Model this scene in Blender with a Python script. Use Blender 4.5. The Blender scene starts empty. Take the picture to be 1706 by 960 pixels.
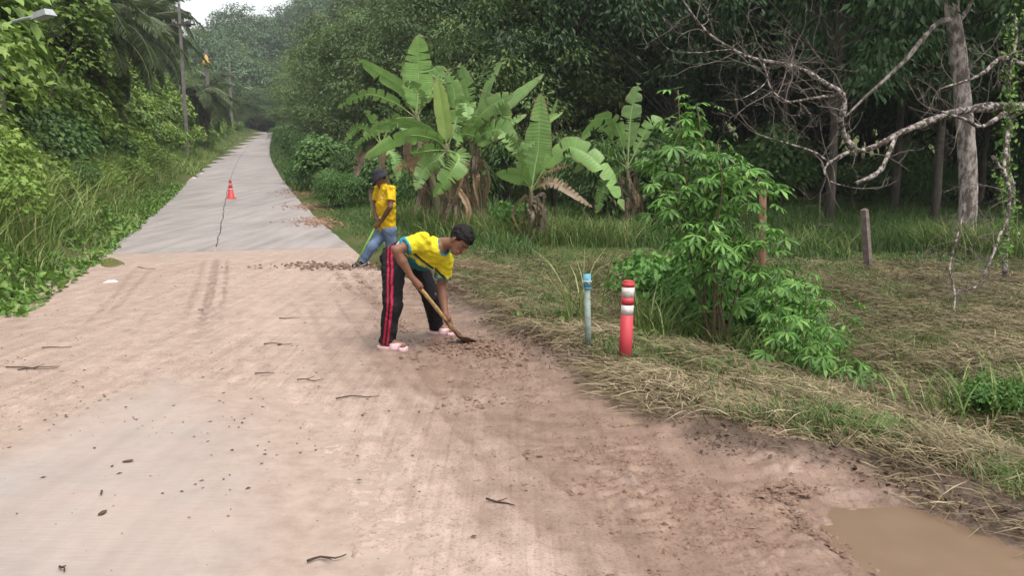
import bpy, math, random
import numpy as np
R = math.radians
random.seed(7); rng = np.random.default_rng(7)
scene = bpy.context.scene
C = scene.collection

# ------------------------------------------------------------------ camera
CAM_H, PITCH, FPX = 1.62, 8.3, 1340.0
cam_d = bpy.data.cameras.new('camera'); cam = bpy.data.objects.new('camera', cam_d); C.objects.link(cam)
cam.location = (0, 0, CAM_H); cam.rotation_euler = (R(90-PITCH), 0, 0)
cam_d.sensor_width = 36; cam_d.lens = FPX/1706*36; cam_d.clip_end = 3000; cam_d.clip_start = .05
scene.camera = cam

# ------------------------------------------------------------------ sky, sun, exposure (overcast, bright and diffuse)
SUN_EL, SUN_ROT = 66, 140
world = bpy.data.worlds.new('World'); scene.world = world; world.use_nodes = True
wn, wl = world.node_tree.nodes, world.node_tree.links
sky = wn.new('ShaderNodeTexSky'); sky.sky_type = 'NISHITA'; sky.sun_disc = False
sky.sun_elevation = R(SUN_EL); sky.sun_rotation = R(SUN_ROT); sky.dust_density = 4; sky.air_density = 1.2
hs = wn.new('ShaderNodeHueSaturation'); hs.inputs['Saturation'].default_value = .12
wl.new(sky.outputs[0], hs.inputs['Color']); wl.new(hs.outputs[0], wn['Background'].inputs[0])
wn['Background'].inputs[1].default_value = .15
sun_d = bpy.data.lights.new('sun', 'SUN'); sun_d.energy = 1.3; sun_d.angle = R(45); sun_d.color = (1, .95, .88)
sun = bpy.data.objects.new('sun', sun_d); C.objects.link(sun); sun.location = (0, 0, 60)
sun.rotation_euler = (R(90-SUN_EL), 0, R(180-SUN_ROT))
vs = scene.view_settings; vs.view_transform = 'Standard'; vs.look = 'None'; vs.gamma = 1; vs.exposure = 1.0
scene.render.engine = 'CYCLES'
scene.cycles.max_bounces = 6; scene.cycles.diffuse_bounces = 3; scene.cycles.transparent_max_bounces = 8

# ------------------------------------------------------------------ measuring: photograph points to metres
cp, sp_ = math.cos(R(PITCH)), math.sin(R(PITCH))
def ray(px, py):
    u, v = (px-853)/FPX, (480-py)/FPX
    return np.array([u, cp+v*sp_, -sp_+v*cp])
def W(px, py, Y):
    d = ray(px, py); return d*(Y/d[1]) + np.array([0, 0, CAM_H])
NRM = np.array([.947, .322]); DIR = np.array([-.322, .947])
def bend(s): return .00028*np.clip(s-20, 0, 220)**2      # the road swings slightly right going away
def st(x, y):
    a, b = np.asarray(x)+5.06, np.asarray(y)-14.5
    s = a*DIR[0]+b*DIR[1]+15.36
    return s, a*NRM[0]+b*NRM[1]-bend(s)
def xy(s, t):
    t = t+bend(np.asarray(s)); s = np.asarray(s)-15.36; return -5.06+s*DIR[0]+t*NRM[0], 14.5+s*DIR[1]+t*NRM[1]
def sm(a, b, x):
    q = np.clip((x-a)/(b-a), 0, 1); return q*q*(3-2*q)
def zroad(s):
    return np.interp(s, [-60, 0, 11, 15.4, 22, 31.7, 48.6, 84.5, 137, 160, 230, 600],
                     [0, 0, 0.01, .06, .24, .6, 1.45, 3.3, 6.8, 8.8, 12, 13])
def vnoise(x, y, seed=0):
    x = np.asarray(x, float); y = np.asarray(y, float)
    xi, yi = np.floor(x).astype(np.int64), np.floor(y).astype(np.int64); fx, fy = x-xi, y-yi
    fx = fx*fx*(3-2*fx); fy = fy*fy*(3-2*fy)
    def h(a, b):
        n = (a*374761393 + b*668265263 + seed*974634777) & 0x7fffffff
        n = ((n ^ (n >> 13))*1274126177) & 0x7fffffff
        return ((n ^ (n >> 16)) & 0xffff)/65535.0
    return (h(xi, yi)*(1-fx)+h(xi+1, yi)*fx)*(1-fy)+(h(xi, yi+1)*(1-fx)+h(xi+1, yi+1)*fx)*fy
def fbm(x, y, o=4, seed=0):
    r = 0; a = .5
    for i in range(o):
        r = r + a*vnoise(x*2**i, y*2**i, seed+i*17); a *= .5
    return r/(1-.5**o)
def gz(x, y, detail=True):
    x = np.asarray(x, float); y = np.asarray(y, float)
    s, t = st(x, y); z = zroad(s)
    dl = np.maximum(0, -t-2.6); z = z + 6.5*(1-np.exp(-dl*.075)) + .03*dl*sm(25, 60, s)
    d = t-2.2
    fade = 1-sm(11, 17, s)
    z = z + np.where(d > 0, .05*sm(.2, .7, d)*fade - .16*sm(1.2, 4, d)*(1-sm(13, 24, s)) - .33*np.exp(-((d-3.1)/1.0)**2)*fade, 0)
    z = z + np.where(d > 2, .12*np.minimum(d-2, 22)*sm(34, 70, s), 0)
    z = z - zroad(s)*.45*sm(5, 16, d)*(1-sm(30, 60, s))
    hf = 1-(1-sm(5, 18, np.abs(t)))*(1-sm(168, 195, s))
    z = z + hf*(34*np.exp(-(((x+25)/55)**2+((y-240)/55)**2)) + 30*np.exp(-(((x-60)/70)**2+((y-260)/60)**2)) + 16*np.exp(-(((x+190)/70)**2+((y-170)/90)**2)))
    z = z - .12*np.exp(-((s-2.15)/1.3)**4-((t-2.98)/.47)**4)        # hollow that holds the puddle
    off = sm(2.3, 3.2, np.abs(t))
    if detail: z = z + off*(.10*(fbm(x*.7, y*.7, 4, 3)-.5))
    return z
def G(px, py):
    d = ray(px, py); o = np.array([0, 0, CAM_H]); k = 1.0
    while k < 400:
        p = o+d*k
        if p[2] < gz(p[0], p[1]): break
        k *= 1.004
    return o+d*k

# ------------------------------------------------------------------ mesh helpers
def mesh(name, V, faces, smooth=True, attrs=None, col=None):
    """faces: list of int arrays (n,k)."""
    V = np.asarray(V, np.float32).reshape(-1, 3)
    me = bpy.data.meshes.new(name)
    faces = [np.asarray(f, np.int32) for f in faces if len(f)]
    me.vertices.add(len(V)); me.vertices.foreach_set('co', V.ravel())
    tot = np.concatenate([np.full(len(f), f.shape[1], np.int32) for f in faces])
    idx = np.concatenate([f.ravel() for f in faces])
    me.loops.add(len(idx)); me.loops.foreach_set('vertex_index', idx)
    me.polygons.add(len(tot)); me.polygons.foreach_set('loop_start', np.concatenate([[0], np.cumsum(tot)[:-1]]).astype(np.int32))
    me.update(calc_edges=True)
    me.polygons.foreach_set('use_smooth', np.full(len(tot), bool(smooth)))
    for k, (dom, a) in (attrs or {}).items():
        at = me.attributes.new(k, 'FLOAT', dom); at.data.foreach_set('value', np.asarray(a, np.float32))
    if col is not None:
        at = me.attributes.new('Col', 'FLOAT_COLOR', 'POINT')
        c4 = np.ones((len(V), 4), np.float32); c4[:, :3] = col; at.data.foreach_set('color', c4.ravel())
    return me
def put(name, me, mat, parent=None, label=None, cat=None, group=None, kind=None):
    o = bpy.data.objects.new(name, me); C.objects.link(o)
    if mat is not None and not me.materials: me.materials.append(mat)
    if parent is not None: o.parent = parent
    tag(o, label, cat, group, kind); return o
def tag(o, label=None, cat=None, group=None, kind=None):
    for k, v in (('label', label), ('category', cat), ('group', group), ('kind', kind)):
        if v: o[k] = v
def thing(name, loc, label, cat, group=None, rz=0):
    o = bpy.data.objects.new(name, None); C.objects.link(o); o.location = loc; o.rotation_euler = (0, 0, rz)
    o.empty_display_size = .2
    tag(o, label, cat, group); return o
def copy_tree(o, parent=None):
    c = o.copy(); C.objects.link(c); c.parent = parent
    for ch in list(o.children): copy_tree(ch, c)
    return c
class MB:
    def __init__(s): s.V = []; s.F = {}; s.n = 0; s.A = {}
    def add(s, V, F, a=0.5):
        V = np.asarray(V, float).reshape(-1, 3)
        for f in F:
            s.F.setdefault(len(f), []).append([i+s.n for i in f]); s.A.setdefault(len(f), []).append(a)
        s.V.append(V); s.n += len(V)
    def mesh(s, name, smooth=True, off=(0, 0, 0)):
        ks = sorted(s.F); a = np.concatenate([np.asarray(s.A[k], float) for k in ks])
        return mesh(name, np.concatenate(s.V)-np.asarray(off), [np.array(s.F[k]) for k in ks], smooth, {'rnd': ('FACE', a)})
    def tube(s, P, r, n=8, cap=True, a=.5, wob=0):
        P = np.asarray(P, float); m = len(P); r = np.broadcast_to(np.asarray(r, float), (m,))
        T = np.gradient(P, axis=0); T /= np.linalg.norm(T, axis=1)[:, None]+1e-9
        ref = np.array([0, 0, 1.]) if abs(T[0][2]) < .9 else np.array([1., 0, 0])
        V = []
        for i in range(m):
            u = np.cross(ref, T[i]); u /= np.linalg.norm(u)+1e-9; w = np.cross(T[i], u); ref = w if False else ref
            if abs(np.dot(ref, T[i])) > .95: ref = u
            for k in range(n):
                q = 2*math.pi*k/n; rr = r[i]*(1+wob*(random.random()-.5))
                V.append(P[i]+rr*(math.cos(q)*u+math.sin(q)*w))
        F = [(i*n+k, i*n+(k+1) % n, (i+1)*n+(k+1) % n, (i+1)*n+k) for i in range(m-1) for k in range(n)]
        if cap: F += [tuple(range(n))[::-1], tuple((m-1)*n+k for k in range(n))]
        s.add(V, F, a); return s
    def box(s, c, d, rot=None, taper=1.0, a=.5):
        V = np.array([[x, y, z] for z in (-.5, .5) for y in (-.5, .5) for x in (-.5, .5)])*np.array(d)
        V[4:, :2] *= taper
        if rot is not None: V = V@np.asarray(rot).T
        s.add(V+np.asarray(c), [(0, 2, 3, 1), (4, 5, 7, 6), (0, 1, 5, 4), (2, 6, 7, 3), (0, 4, 6, 2), (1, 3, 7, 5)], a); return s
    def lathe(s, prof, c=(0, 0, 0), n=20, a=.5):
        V = [(r*math.cos(2*math.pi*k/n)+c[0], r*math.sin(2*math.pi*k/n)+c[1], z+c[2]) for r, z in prof for k in range(n)]
        m = len(prof)
        F = [(i*n+k, i*n+(k+1) % n, (i+1)*n+(k+1) % n, (i+1)*n+k) for i in range(m-1) for k in range(n)]
        F += [tuple(range(n))[::-1], tuple((m-1)*n+k for k in range(n))]
        s.add(V, F, a); return s
def unit(v):
    v = np.asarray(v, float); return v/(np.linalg.norm(v, axis=-1, keepdims=True)+1e-9)
def spline(P, n):
    """Catmull-Rom through the points."""
    P = np.asarray(P, float); Q = np.vstack([2*P[0]-P[1], P, 2*P[-1]-P[-2]]); m = len(P)-1; out = []
    for u in np.linspace(0, m-1e-6, n):
        i = int(u); f = u-i; a, b, c, d = Q[i:i+4]
        out.append(.5*((2*b)+(c-a)*f+(2*a-5*b+4*c-d)*f*f+(3*b-a-3*c+d)*f**3))
    return np.array(out)
TPL = {  # (across, along, lift) and faces of one leaf
 'diamond': (np.array([(0, 0, 0), (.5, .45, .07), (0, 1, -.05), (-.5, .45, .07)]), [np.array([[0, 1, 2, 3]])]),
 'lance': (np.array([(0, 0, 0), (.42, .3, .05), (.36, .65, .03), (0, 1, -.10), (-.36, .65, .03), (-.42, .3, .05)]), [np.array([[0, 1, 2, 3], [0, 3, 4, 5]])]),
 'heart': (np.array([(0, .08, 0), (.38, -.06, .05), (.55, .3, .09), (.3, .72, .03), (0, 1, -.08), (-.3, .72, .03), (-.55, .3, .09), (-.38, -.06, .05)]),
           [np.array([[0, 1, 2, 3], [0, 3, 4, 5], [0, 5, 6, 7]])]),
 'lobed': (np.array([(0, 0, 0), (.3, .1, .03), (.62, .62, .04), (.22, .5, .02), (0, 1, -.08), (-.22, .5, .02), (-.62, .62, .04), (-.3, .1, .03)]),
           [np.array([[0, 1, 2, 3], [0, 3, 4, 5], [0, 5, 6, 7]])]),
}
def leaves(P, D, N, L, Wd, shape='diamond', rnd=None):
    """vectorised leaves: returns V, faces, per-face random."""
    tv, tf = TPL[shape]; n = len(P)
    D = unit(D); S = unit(np.cross(D, N)); N = np.cross(S, D)
    L = np.broadcast_to(np.asarray(L, float), (n,)); Wd = np.broadcast_to(np.asarray(Wd, float), (n,))
    V = (P[:, None, :] + D[:, None, :]*(tv[None, :, 1]*L[:, None])[..., None] + S[:, None, :]*(tv[None, :, 0]*Wd[:, None])[..., None]
         + N[:, None, :]*(tv[None, :, 2]*L[:, None])[..., None])
    m = len(tv); rnd = rng.random(n) if rnd is None else rnd
    F = [(np.arange(n)[:, None, None]*m+f[None]).reshape(-1, f.shape[1]) for f in tf]
    A = np.concatenate([np.repeat(rnd, len(f)) for f in tf])
    return V.reshape(-1, 3), F, A
def blades(P, H, Wd, lean, az, seg=2, rnd=None, curl=1.0):
    """curved grass blades; lean = how far the tip goes sideways (fraction of H)."""
    n = len(P); H = np.broadcast_to(np.asarray(H, float), (n,)); Wd = np.broadcast_to(np.asarray(Wd, float), (n,)); lean = np.broadcast_to(np.asarray(lean, float), (n,))
    D = np.stack([np.cos(az), np.sin(az), 0*az], 1); tw = az+np.pi/2+rng.normal(0, .5, n)
    S = np.stack([np.cos(tw), np.sin(tw), 0*az], 1); V = []
    for i in range(seg+1):
        f = i/seg; c = P+D*(lean*H*f**1.8)[:, None]+np.array([0, 0, 1.])*(H*(f-.35*curl*np.minimum(lean, 1.2)*f**2.5))[:, None]
        if i < seg:
            w = (Wd*(1-.55*f)*.5)[:, None]*S; V += [c-w, c+w]
        else: V.append(c)
    m = 2*seg+1; V = np.stack(V, 1).reshape(-1, 3); b = (np.arange(n)*m)[:, None]
    F4 = [b+np.array([[2*i, 2*i+1, 2*i+3, 2*i+2]]) for i in range(seg-1)]; F3 = b+np.array([[2*seg-2, 2*seg-1, 2*seg]])
    rnd = rng.random(n) if rnd is None else rnd
    return V, F4+[F3], np.tile(rnd, seg)
def stuff(name, parts, mat, **kw):
    V = []; F = {}; A = {}; n = 0
    for v, fs, a in parts:
        o = 0
        for f in fs:
            F.setdefault(f.shape[1], []).append(f+n); A.setdefault(f.shape[1], []).append(a[o:o+len(f)]); o += len(f)
        V.append(v); n += len(v)
    ks = sorted(F)
    me = mesh(name, np.concatenate(V), [np.concatenate(F[k]) for k in ks], False, {'rnd': ('FACE', np.concatenate([np.concatenate(A[k]) for k in ks]))})
    return put(name, me, mat, **kw) if mat is not None else me

# ------------------------------------------------------------------ materials
def nmat(name):
    m = bpy.data.materials.new(name); m.use_nodes = True; return m, m.node_tree.nodes, m.node_tree.links, m.node_tree.nodes['Principled BSDF']
def ramp(nd, stops):
    r = nd.new('ShaderNodeValToRGB'); e = r.color_ramp.elements
    while len(e) < len(stops): e.new(.5)
    for k, (p, c) in zip(e, stops): k.position = p; k.color = (*c, 1)
    return r
def tex(nd, lk, scale, detail=5, rough=.6, coord='Object', sc=None):
    tc = nd.new('ShaderNodeTexCoord'); n = nd.new('ShaderNodeTexNoise'); n.inputs['Scale'].default_value = scale
    n.inputs['Detail'].default_value = detail; n.inputs['Roughness'].default_value = rough
    if sc:
        mp = nd.new('ShaderNodeMapping'); mp.inputs['Scale'].default_value = sc[:3]
        if len(sc) > 3: mp.inputs['Rotation'].default_value = (0, 0, sc[3])
        lk.new(tc.outputs[coord], mp.inputs[0]); lk.new(mp.outputs[0], n.inputs[0])
    else: lk.new(tc.outputs[coord], n.inputs[0])
    return n
def bump(nd, lk, bs, h, strength=.3, dist=.01, prev=None):
    b = nd.new('ShaderNodeBump'); b.inputs['Strength'].default_value = strength; b.inputs['Distance'].default_value = dist
    lk.new(h, b.inputs['Height'])
    if prev: lk.new(prev.outputs[0], b.inputs['Normal'])
    lk.new(b.outputs[0], bs.inputs['Normal']); return b
def mixc(nd, lk, fac, a, b, mode='MIX'):
    m = nd.new('ShaderNodeMix'); m.data_type = 'RGBA'; m.blend_type = mode
    for sock, v in ((m.inputs[0], fac), (m.inputs[6], a), (m.inputs[7], b)):
        if hasattr(v, 'links') or hasattr(v, 'node'): lk.new(v, sock)
        elif isinstance(v, tuple): sock.default_value = (*v, 1) if len(v) == 3 else v
        else: sock.default_value = v
    return m.outputs[2]
def leafmat(name, c1, c2, c3=None, trans=.28, rough=.5, var=.35, spec=.35):
    m, nd, lk, bs = nmat(name)
    at = nd.new('ShaderNodeAttribute'); at.attribute_name = 'rnd'
    rp = ramp(nd, [(0, c1), (.75, c2), (1, c3 or c2)]); lk.new(at.outputs['Fac'], rp.inputs[0])
    oi = nd.new('ShaderNodeObjectInfo'); mr = nd.new('ShaderNodeMapRange'); mr.inputs[3].default_value = 1-var; mr.inputs[4].default_value = 1+var
    lk.new(oi.outputs['Random'], mr.inputs[0])
    hsv = nd.new('ShaderNodeHueSaturation'); lk.new(rp.outputs[0], hsv.inputs['Color']); lk.new(mr.outputs[0], hsv.inputs['Value'])
    lk.new(hsv.outputs[0], bs.inputs['Base Color']); bs.inputs['Roughness'].default_value = rough; bs.inputs['Specular IOR Level'].default_value = spec
    if trans:
        tr = nd.new('ShaderNodeBsdfTranslucent'); lk.new(hsv.outputs[0], tr.inputs[0]); mx = nd.new('ShaderNodeMixShader'); mx.inputs[0].default_value = trans
        lk.new(bs.outputs[0], mx.inputs[1]); lk.new(tr.outputs[0], mx.inputs[2]); lk.new(mx.outputs[0], nd['Material Output'].inputs[0])
    return m
def simple(name, c1, c2=None, scale=20, rough=.7, bstr=.2, bscale=None, spec=.3, sc=None, dist=.01, lo=.3, hi=.7):
    m, nd, lk, bs = nmat(name); c2 = c2 or tuple(v*.7 for v in c1)
    n = tex(nd, lk, scale, sc=sc); rp = ramp(nd, [(lo, c2), (hi, c1)]); lk.new(n.outputs[0], rp.inputs[0]); lk.new(rp.outputs[0], bs.inputs['Base Color'])
    bs.inputs['Roughness'].default_value = rough; bs.inputs['Specular IOR Level'].default_value = spec
    if bstr: bump(nd, lk, bs, tex(nd, lk, bscale or scale*2, sc=sc).outputs[0], bstr, dist)
    return m
def vcol(name, rough=.8, nscale=60, amt=.25, bstr=.25, bscale=25, spec=.2, dist=.01):
    m, nd, lk, bs = nmat(name); at = nd.new('ShaderNodeAttribute'); at.attribute_name = 'Col'; n2 = tex(nd, lk, 5, 5, .7)
    n = tex(nd, lk, nscale); rp = ramp(nd, [(.25, (1-amt,)*3), (.7, (1, 1, 1))]); lk.new(n.outputs[0], rp.inputs[0])
    lk.new(mixc(nd, lk, 1.0, at.outputs['Color'], rp.outputs[0], 'MULTIPLY'), bs.inputs['Base Color'])
    bs.inputs['Roughness'].default_value = rough; bs.inputs['Specular IOR Level'].default_value = spec
    if bstr: bump(nd, lk, bs, tex(nd, lk, bscale, 3).outputs[0], bstr, dist)
    return m
M = {}
M['tree'] = leafmat('tree leaves', (.055, .10, .030), (.12, .18, .055), (.20, .25, .08), var=.3)
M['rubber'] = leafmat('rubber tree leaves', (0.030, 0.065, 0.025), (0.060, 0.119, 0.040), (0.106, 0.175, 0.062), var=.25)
M['hill'] = leafmat('far tree leaves', (0.051, 0.090, 0.042), (0.090, 0.150, 0.068), var=.25, trans=.15)
M['vine'] = leafmat('vine leaves', (.095, .165, .026), (.18, .275, .048), (.28, .36, .07), var=.28)
M['shrubdark'] = leafmat('dark shrub leaves', (.05, .11, .028), (.105, .195, .05), (.17, .27, .07), var=.25)
M['palm'] = leafmat('palm leaflets', (0.065, 0.098, 0.039), (0.117, 0.163, 0.072), (0.195, 0.208, 0.117), var=.2)
M['deadfrond'] = leafmat('dead fronds', (.12, .09, .055), (.2, .155, .1), var=.2, trans=.1)
M['grass'] = leafmat('grass blades', (.07, .135, .025), (.155, .225, .05), (.36, .36, .15), trans=.25)
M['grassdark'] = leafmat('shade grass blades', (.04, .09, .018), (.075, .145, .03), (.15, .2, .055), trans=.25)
M['straw'] = leafmat('cut straw', (.115, .092, .045), (.30, .235, .135), (.46, .39, .25), trans=.1, rough=.7)
M['cassava'] = leafmat('cassava leaflets', (.05, .14, .025), (.10, .22, .04), (.16, .30, .06), trans=.3, var=.3)
M['weed'] = leafmat('weed leaves', (.06, .13, .02), (.12, .22, .04), (.2, .28, .06), trans=.25)
M['litter'] = leafmat('debris', (.04, .022, .014), (.10, .06, .035), (.2, .13, .08), trans=0, rough=.8)
M['bark'] = simple('bark', (.16, .13, .105), (.06, .048, .038), 9, .9, .6, 20, .15, (1, 1, .25), .03)
M['palebark'] = simple('pale lichen bark', (.40, .345, .32), (.115, .09, .08), 9, .9, .8, 20, .12, (1, 1, .45), .03, .43, .6)
M['deadbark'] = simple('dead lichen bark', (.35, .31, .285), (.065, .048, .042), 17, .95, .9, 30, .1, None, .02, .46, .58)
M['twigbark'] = simple('grey brown twigs', (.21, .175, .155), (.09, .07, .06), 9, .95, 0)
M['darkbark'] = simple('dark bark', (.10, .085, .07), (.045, .036, .03), 9, .9, .5, 20, .15, (1, 1, .3), .02)
M['stem'] = simple('green stem', (.13, .16, .06), (.09, .07, .04), 12, .7, .2)

# ================================================================== SETTING: terrain, road, mud, water
def grid(X, Y, Z):
    n, m = X.shape; V = np.stack([X, Y, Z], -1).reshape(-1, 3); i = np.arange(n*m).reshape(n, m)
    return V, np.stack([i[:-1, :-1], i[:-1, 1:], i[1:, 1:], i[1:, :-1]], -1).reshape(-1, 4)
def ground_mat():
    m, nd, lk, bs = nmat('soil and thatch')
    big = tex(nd, lk, .55, 5, .6); fine = tex(nd, lk, 30, 6, .7); strand = tex(nd, lk, 9, 8, .8)
    a = ramp(nd, [(.3, (.035, .05, .016)), (.5, (.085, .085, .032)), (.72, (.15, .115, .06))]); lk.new(strand.outputs[0], a.inputs[0])
    b = ramp(nd, [(.3, (.03, .058, .014)), (.7, (.06, .095, .025))]); lk.new(fine.outputs[0], b.inputs[0])
    f = ramp(nd, [(.4, (0,)*3), (.6, (1,)*3)]); lk.new(big.outputs[0], f.inputs[0])
    lk.new(mixc(nd, lk, f.outputs[0], b.outputs[0], a.outputs[0]), bs.inputs['Base Color'])
    bs.inputs['Roughness'].default_value = .95; bs.inputs['Specular IOR Level'].default_value = .1
    bump(nd, lk, bs, fine.outputs[0], .8, .03); return m
M['ground'] = ground_mat()
xs = np.concatenate([-np.geomspace(16, 900, 46)[::-1], np.linspace(-15.8, 16, 190), np.geomspace(16.3, 900, 46)])
ys = np.concatenate([-np.geomspace(8, 500, 14)[::-1], np.linspace(-7.5, 27, 190), np.geomspace(27.4, 1100, 100)])
X, Y = np.meshgrid(xs, ys, indexing='ij'); X, Y = X.T, Y.T
s_, t_ = st(X, Y); Z = gz(X, Y) - .13*(1-sm(2.15, 2.45, np.abs(t_)))
V, F = grid(X, Y, Z)
put('ground', mesh('ground', V, [F]), M['ground'], kind='structure')

def concrete_mat(stained=False):
    m, nd, lk, bs = nmat('mud stained concrete' if stained else 'broomed road concrete')
    big = tex(nd, lk, .7, 6, .62); mid = tex(nd, lk, 7, 6, .7); fine = tex(nd, lk, 160, 3, .6)
    brush = tex(nd, lk, 1.0, 4, .7, sc=(5, 110, 1, .33)); along = tex(nd, lk, 1.0, 4, .6, sc=(3.5, .25, 1, -.33))
    c = ramp(nd, [(.25, (.185, .168, .158)), (.55, (.255, .234, .222)), (.8, (.33, .308, .292))]); lk.new(mid.outputs[0], c.inputs[0])
    dust = ramp(nd, [(.30, (.15,)*3), (.62, (1,)*3)]); lk.new(big.outputs[0], dust.inputs[0])
    col = mixc(nd, lk, dust.outputs[0], c.outputs[0], (.345, .28, .245) if stained else (.30, .266, .25))
    br = ramp(nd, [(.35, (.90,)*3), (.6, (1.03,)*3)]); lk.new(brush.outputs[0], br.inputs[0]); col = mixc(nd, lk, 1.0, col, br.outputs[0], 'MULTIPLY')
    al = ramp(nd, [(.3, (.84, .83, .83) if stained else (.70, .69, .69)), (.6, (1.0,)*3)]); lk.new(along.outputs[0], al.inputs[0]); col = mixc(nd, lk, 1.0, col, al.outputs[0], 'MULTIPLY')
    if stained:
        fa = nd.new('ShaderNodeAttribute'); fa.attribute_name = 'film'; sm_ = tex(nd, lk, 1.0, 6, .75, sc=(7, 45, 1, .33)); sp2 = tex(nd, lk, 4, 7, .75); a1 = nd.new('ShaderNodeMath'); a1.operation = 'ADD'; a2 = nd.new('ShaderNodeMath'); a2.operation = 'ADD'
        lk.new(sm_.outputs[0], a1.inputs[0]); lk.new(sp2.outputs[0], a1.inputs[1]); lk.new(a1.outputs[0], a2.inputs[0]); lk.new(fa.outputs['Fac'], a2.inputs[1]); fr = nd.new('ShaderNodeMapRange'); fr.inputs[1].default_value = 1.05; fr.inputs[2].default_value = 1.75; lk.new(a2.outputs[0], fr.inputs[0])
        stc = ramp(nd, [(.35, (.25, .185, .15)), (.65, (.335, .26, .215))]); lk.new(mid.outputs[0], stc.inputs[0]); col = mixc(nd, lk, fr.outputs[0], col, stc.outputs[0])
    lk.new(col, bs.inputs['Base Color']); bs.inputs['Roughness'].default_value = .75; bs.inputs['Specular IOR Level'].default_value = .25
    b = bump(nd, lk, bs, brush.outputs[0], .2, .006); bump(nd, lk, bs, fine.outputs[0], .25, .004, b); return m
M['concrete'] = concrete_mat(); M['stained'] = concrete_mat(True)
M['bed'] = simple('dark joint filler', (.06, .05, .045), (.03, .026, .024), 30, .95)
sj = float(st(*G(340, 373)[:2])[0])
SEAM = lambda s: -.30+.05*(vnoise(s*1.3, 0*s, 5)-.5)+.02*(vnoise(s*6, 0*s, 9)-.5)
# road bed under the slabs
S, T = np.meshgrid(np.concatenate([np.linspace(-12, 50, 63), np.linspace(52, 165, 58)]), np.array([-2.22, 0, 2.22]), indexing='ij')
X, Y = xy(S, T); V, F = grid(X, Y, zroad(S)-.06)
road = put('road', mesh('road', V, [F[:, ::-1]]), M['bed'], kind='structure')
rows = [sj+6*k for k in range(-1, 6) if sj+6*k < 48]+[54.0]
def slab(s0, s1, left, far=False, full=False):
    n = 24 if not far else 80; ss = np.linspace(s0+.022, s1-.022, n); g = .008
    e = SEAM(ss); a = (np.full(n, -2.25)+.05*(vnoise(ss*2, 0*ss, 3)-.5), e-g) if left else (e+g, np.full(n, 2.25)+.05*(vnoise(ss*2, 0*ss, 4)-.5))
    if full: a = (np.full(n, -2.25), np.full(n, 2.25))
    tt = np.stack([a[0], a[0]+.012, a[1]-.012, a[1]], 1); zz = np.stack([-.012+0*ss, 0*ss, 0*ss, -.012+0*ss], 1)
    Sg = np.repeat(ss[:, None], 4, 1); X, Y = xy(Sg, tt); V, F = grid(X, Y, zroad(Sg)+zz); k = len(V)
    V2 = np.concatenate([V, V-np.array([0, 0, .1])]); i = np.arange(k).reshape(n, 4)
    bd = np.concatenate([i[:, 0], i[-1, 1:], i[:-1, 3][::-1], i[0, 1:3][::-1]]); nx = np.roll(bd, -1)
    side = np.stack([bd, nx, nx+k, bd+k], 1)
    put('slab', mesh('slab', V2, [F[:, ::-1], side], False), M['concrete'], road)
for a, b in zip(rows[:-1], rows[1:]):
    slab(a, b, True); slab(a, b, False)
slab(rows[-1], 165, True, True); slab(rows[-1], 165, False, True)

# mud washed over the near road: a real relief of film, ruts, ridges and clods
def polyd(x, y, poly):
    """signed distance to polygon, negative inside."""
    d = np.full(np.shape(x), 1e9); ins = np.zeros(np.shape(x), bool); P = np.asarray(poly)
    for a, b in zip(P, np.roll(P, -1, 0)):
        e = b-a; px_, py_ = x-a[0], y-a[1]; h = np.clip((px_*e[0]+py_*e[1])/(e@e), 0, 1)
        d = np.minimum(d, np.hypot(px_-e[0]*h, py_-e[1]*h))
        c = ((a[1] <= y) & (b[1] > y)) | ((b[1] <= y) & (a[1] > y)); xi = a[0]+(y-a[1])/(b[1]-a[1]+1e-12)*e[0]; ins ^= c & (x < xi)
    return np.where(ins, -d, d)
bare = [G(*p)[:2] for p in [(-60, 740), (0, 722), (110, 672), (190, 645), (250, 622), (300, 612), (350, 630), (420, 655), (500, 700), (545, 800), (570, 959)]]+[np.array([-.6, .6]), np.array([-4.5, .6])]
pud = [G(*p)[:2] for p in [(1375, 862), (1440, 850), (1520, 858), (1545, 880), (1600, 900), (1706, 930)]]+[np.array(xy(.9, 3.35)), np.array(xy(.9, 2.7)), G(1480, 958)[:2], G(1400, 900)[:2]]
pud2 = [G(*p)[:2] for p in [(168, 436), (185, 431), (208, 440), (196, 447), (172, 447)]]
# the near slab, swept half clean: its stain follows how far the mud was pushed off
ss, tt = np.concatenate([[-12], np.linspace(-3, rows[0]-.009, 200)]), np.linspace(-2.25, 2.25, 60); S, T = np.meshgrid(ss, tt, indexing='ij'); X, Y = xy(S, T); V, F = grid(X, Y, zroad(S)); dn = polyd(X, Y, bare)
put('slab', mesh('slab', V, [F[:, ::-1]], False, {'film': ('POINT', (1.1*sm(-.9, .25, dn)).ravel())}), M['stained'], road)
sv = np.concatenate([np.linspace(-3, .9, 20), np.geomspace(1.0, 17.2, 560)]); tv = np.concatenate([np.linspace(-3.3, -2.2, 30), np.linspace(-2.18, 1.2, 170), np.linspace(1.22, 4.6, 230)])
S, T = np.meshgrid(sv, tv, indexing='ij'); X, Y = xy(S, T)
n1, n2, n3 = fbm(X*1.1, Y*1.1, 4, 11), fbm(X*6, Y*6, 4, 12), fbm(X*28, Y*28, 3, 13)
db = polyd(X, Y, bare); dp = polyd(X, Y, pud); dp2 = polyd(X, Y, pud2)
far = 15.35+1.3*(fbm(T*1.2, S*.2, 3, 21)-.5)+.55*np.sin(T*1.1+.6)+.4*(vnoise(T*4, S, 31)-.5)
far = np.where(T > 1.2, far+.5*(T-1.2), far)
edge = np.minimum(far-S, 3)
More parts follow.
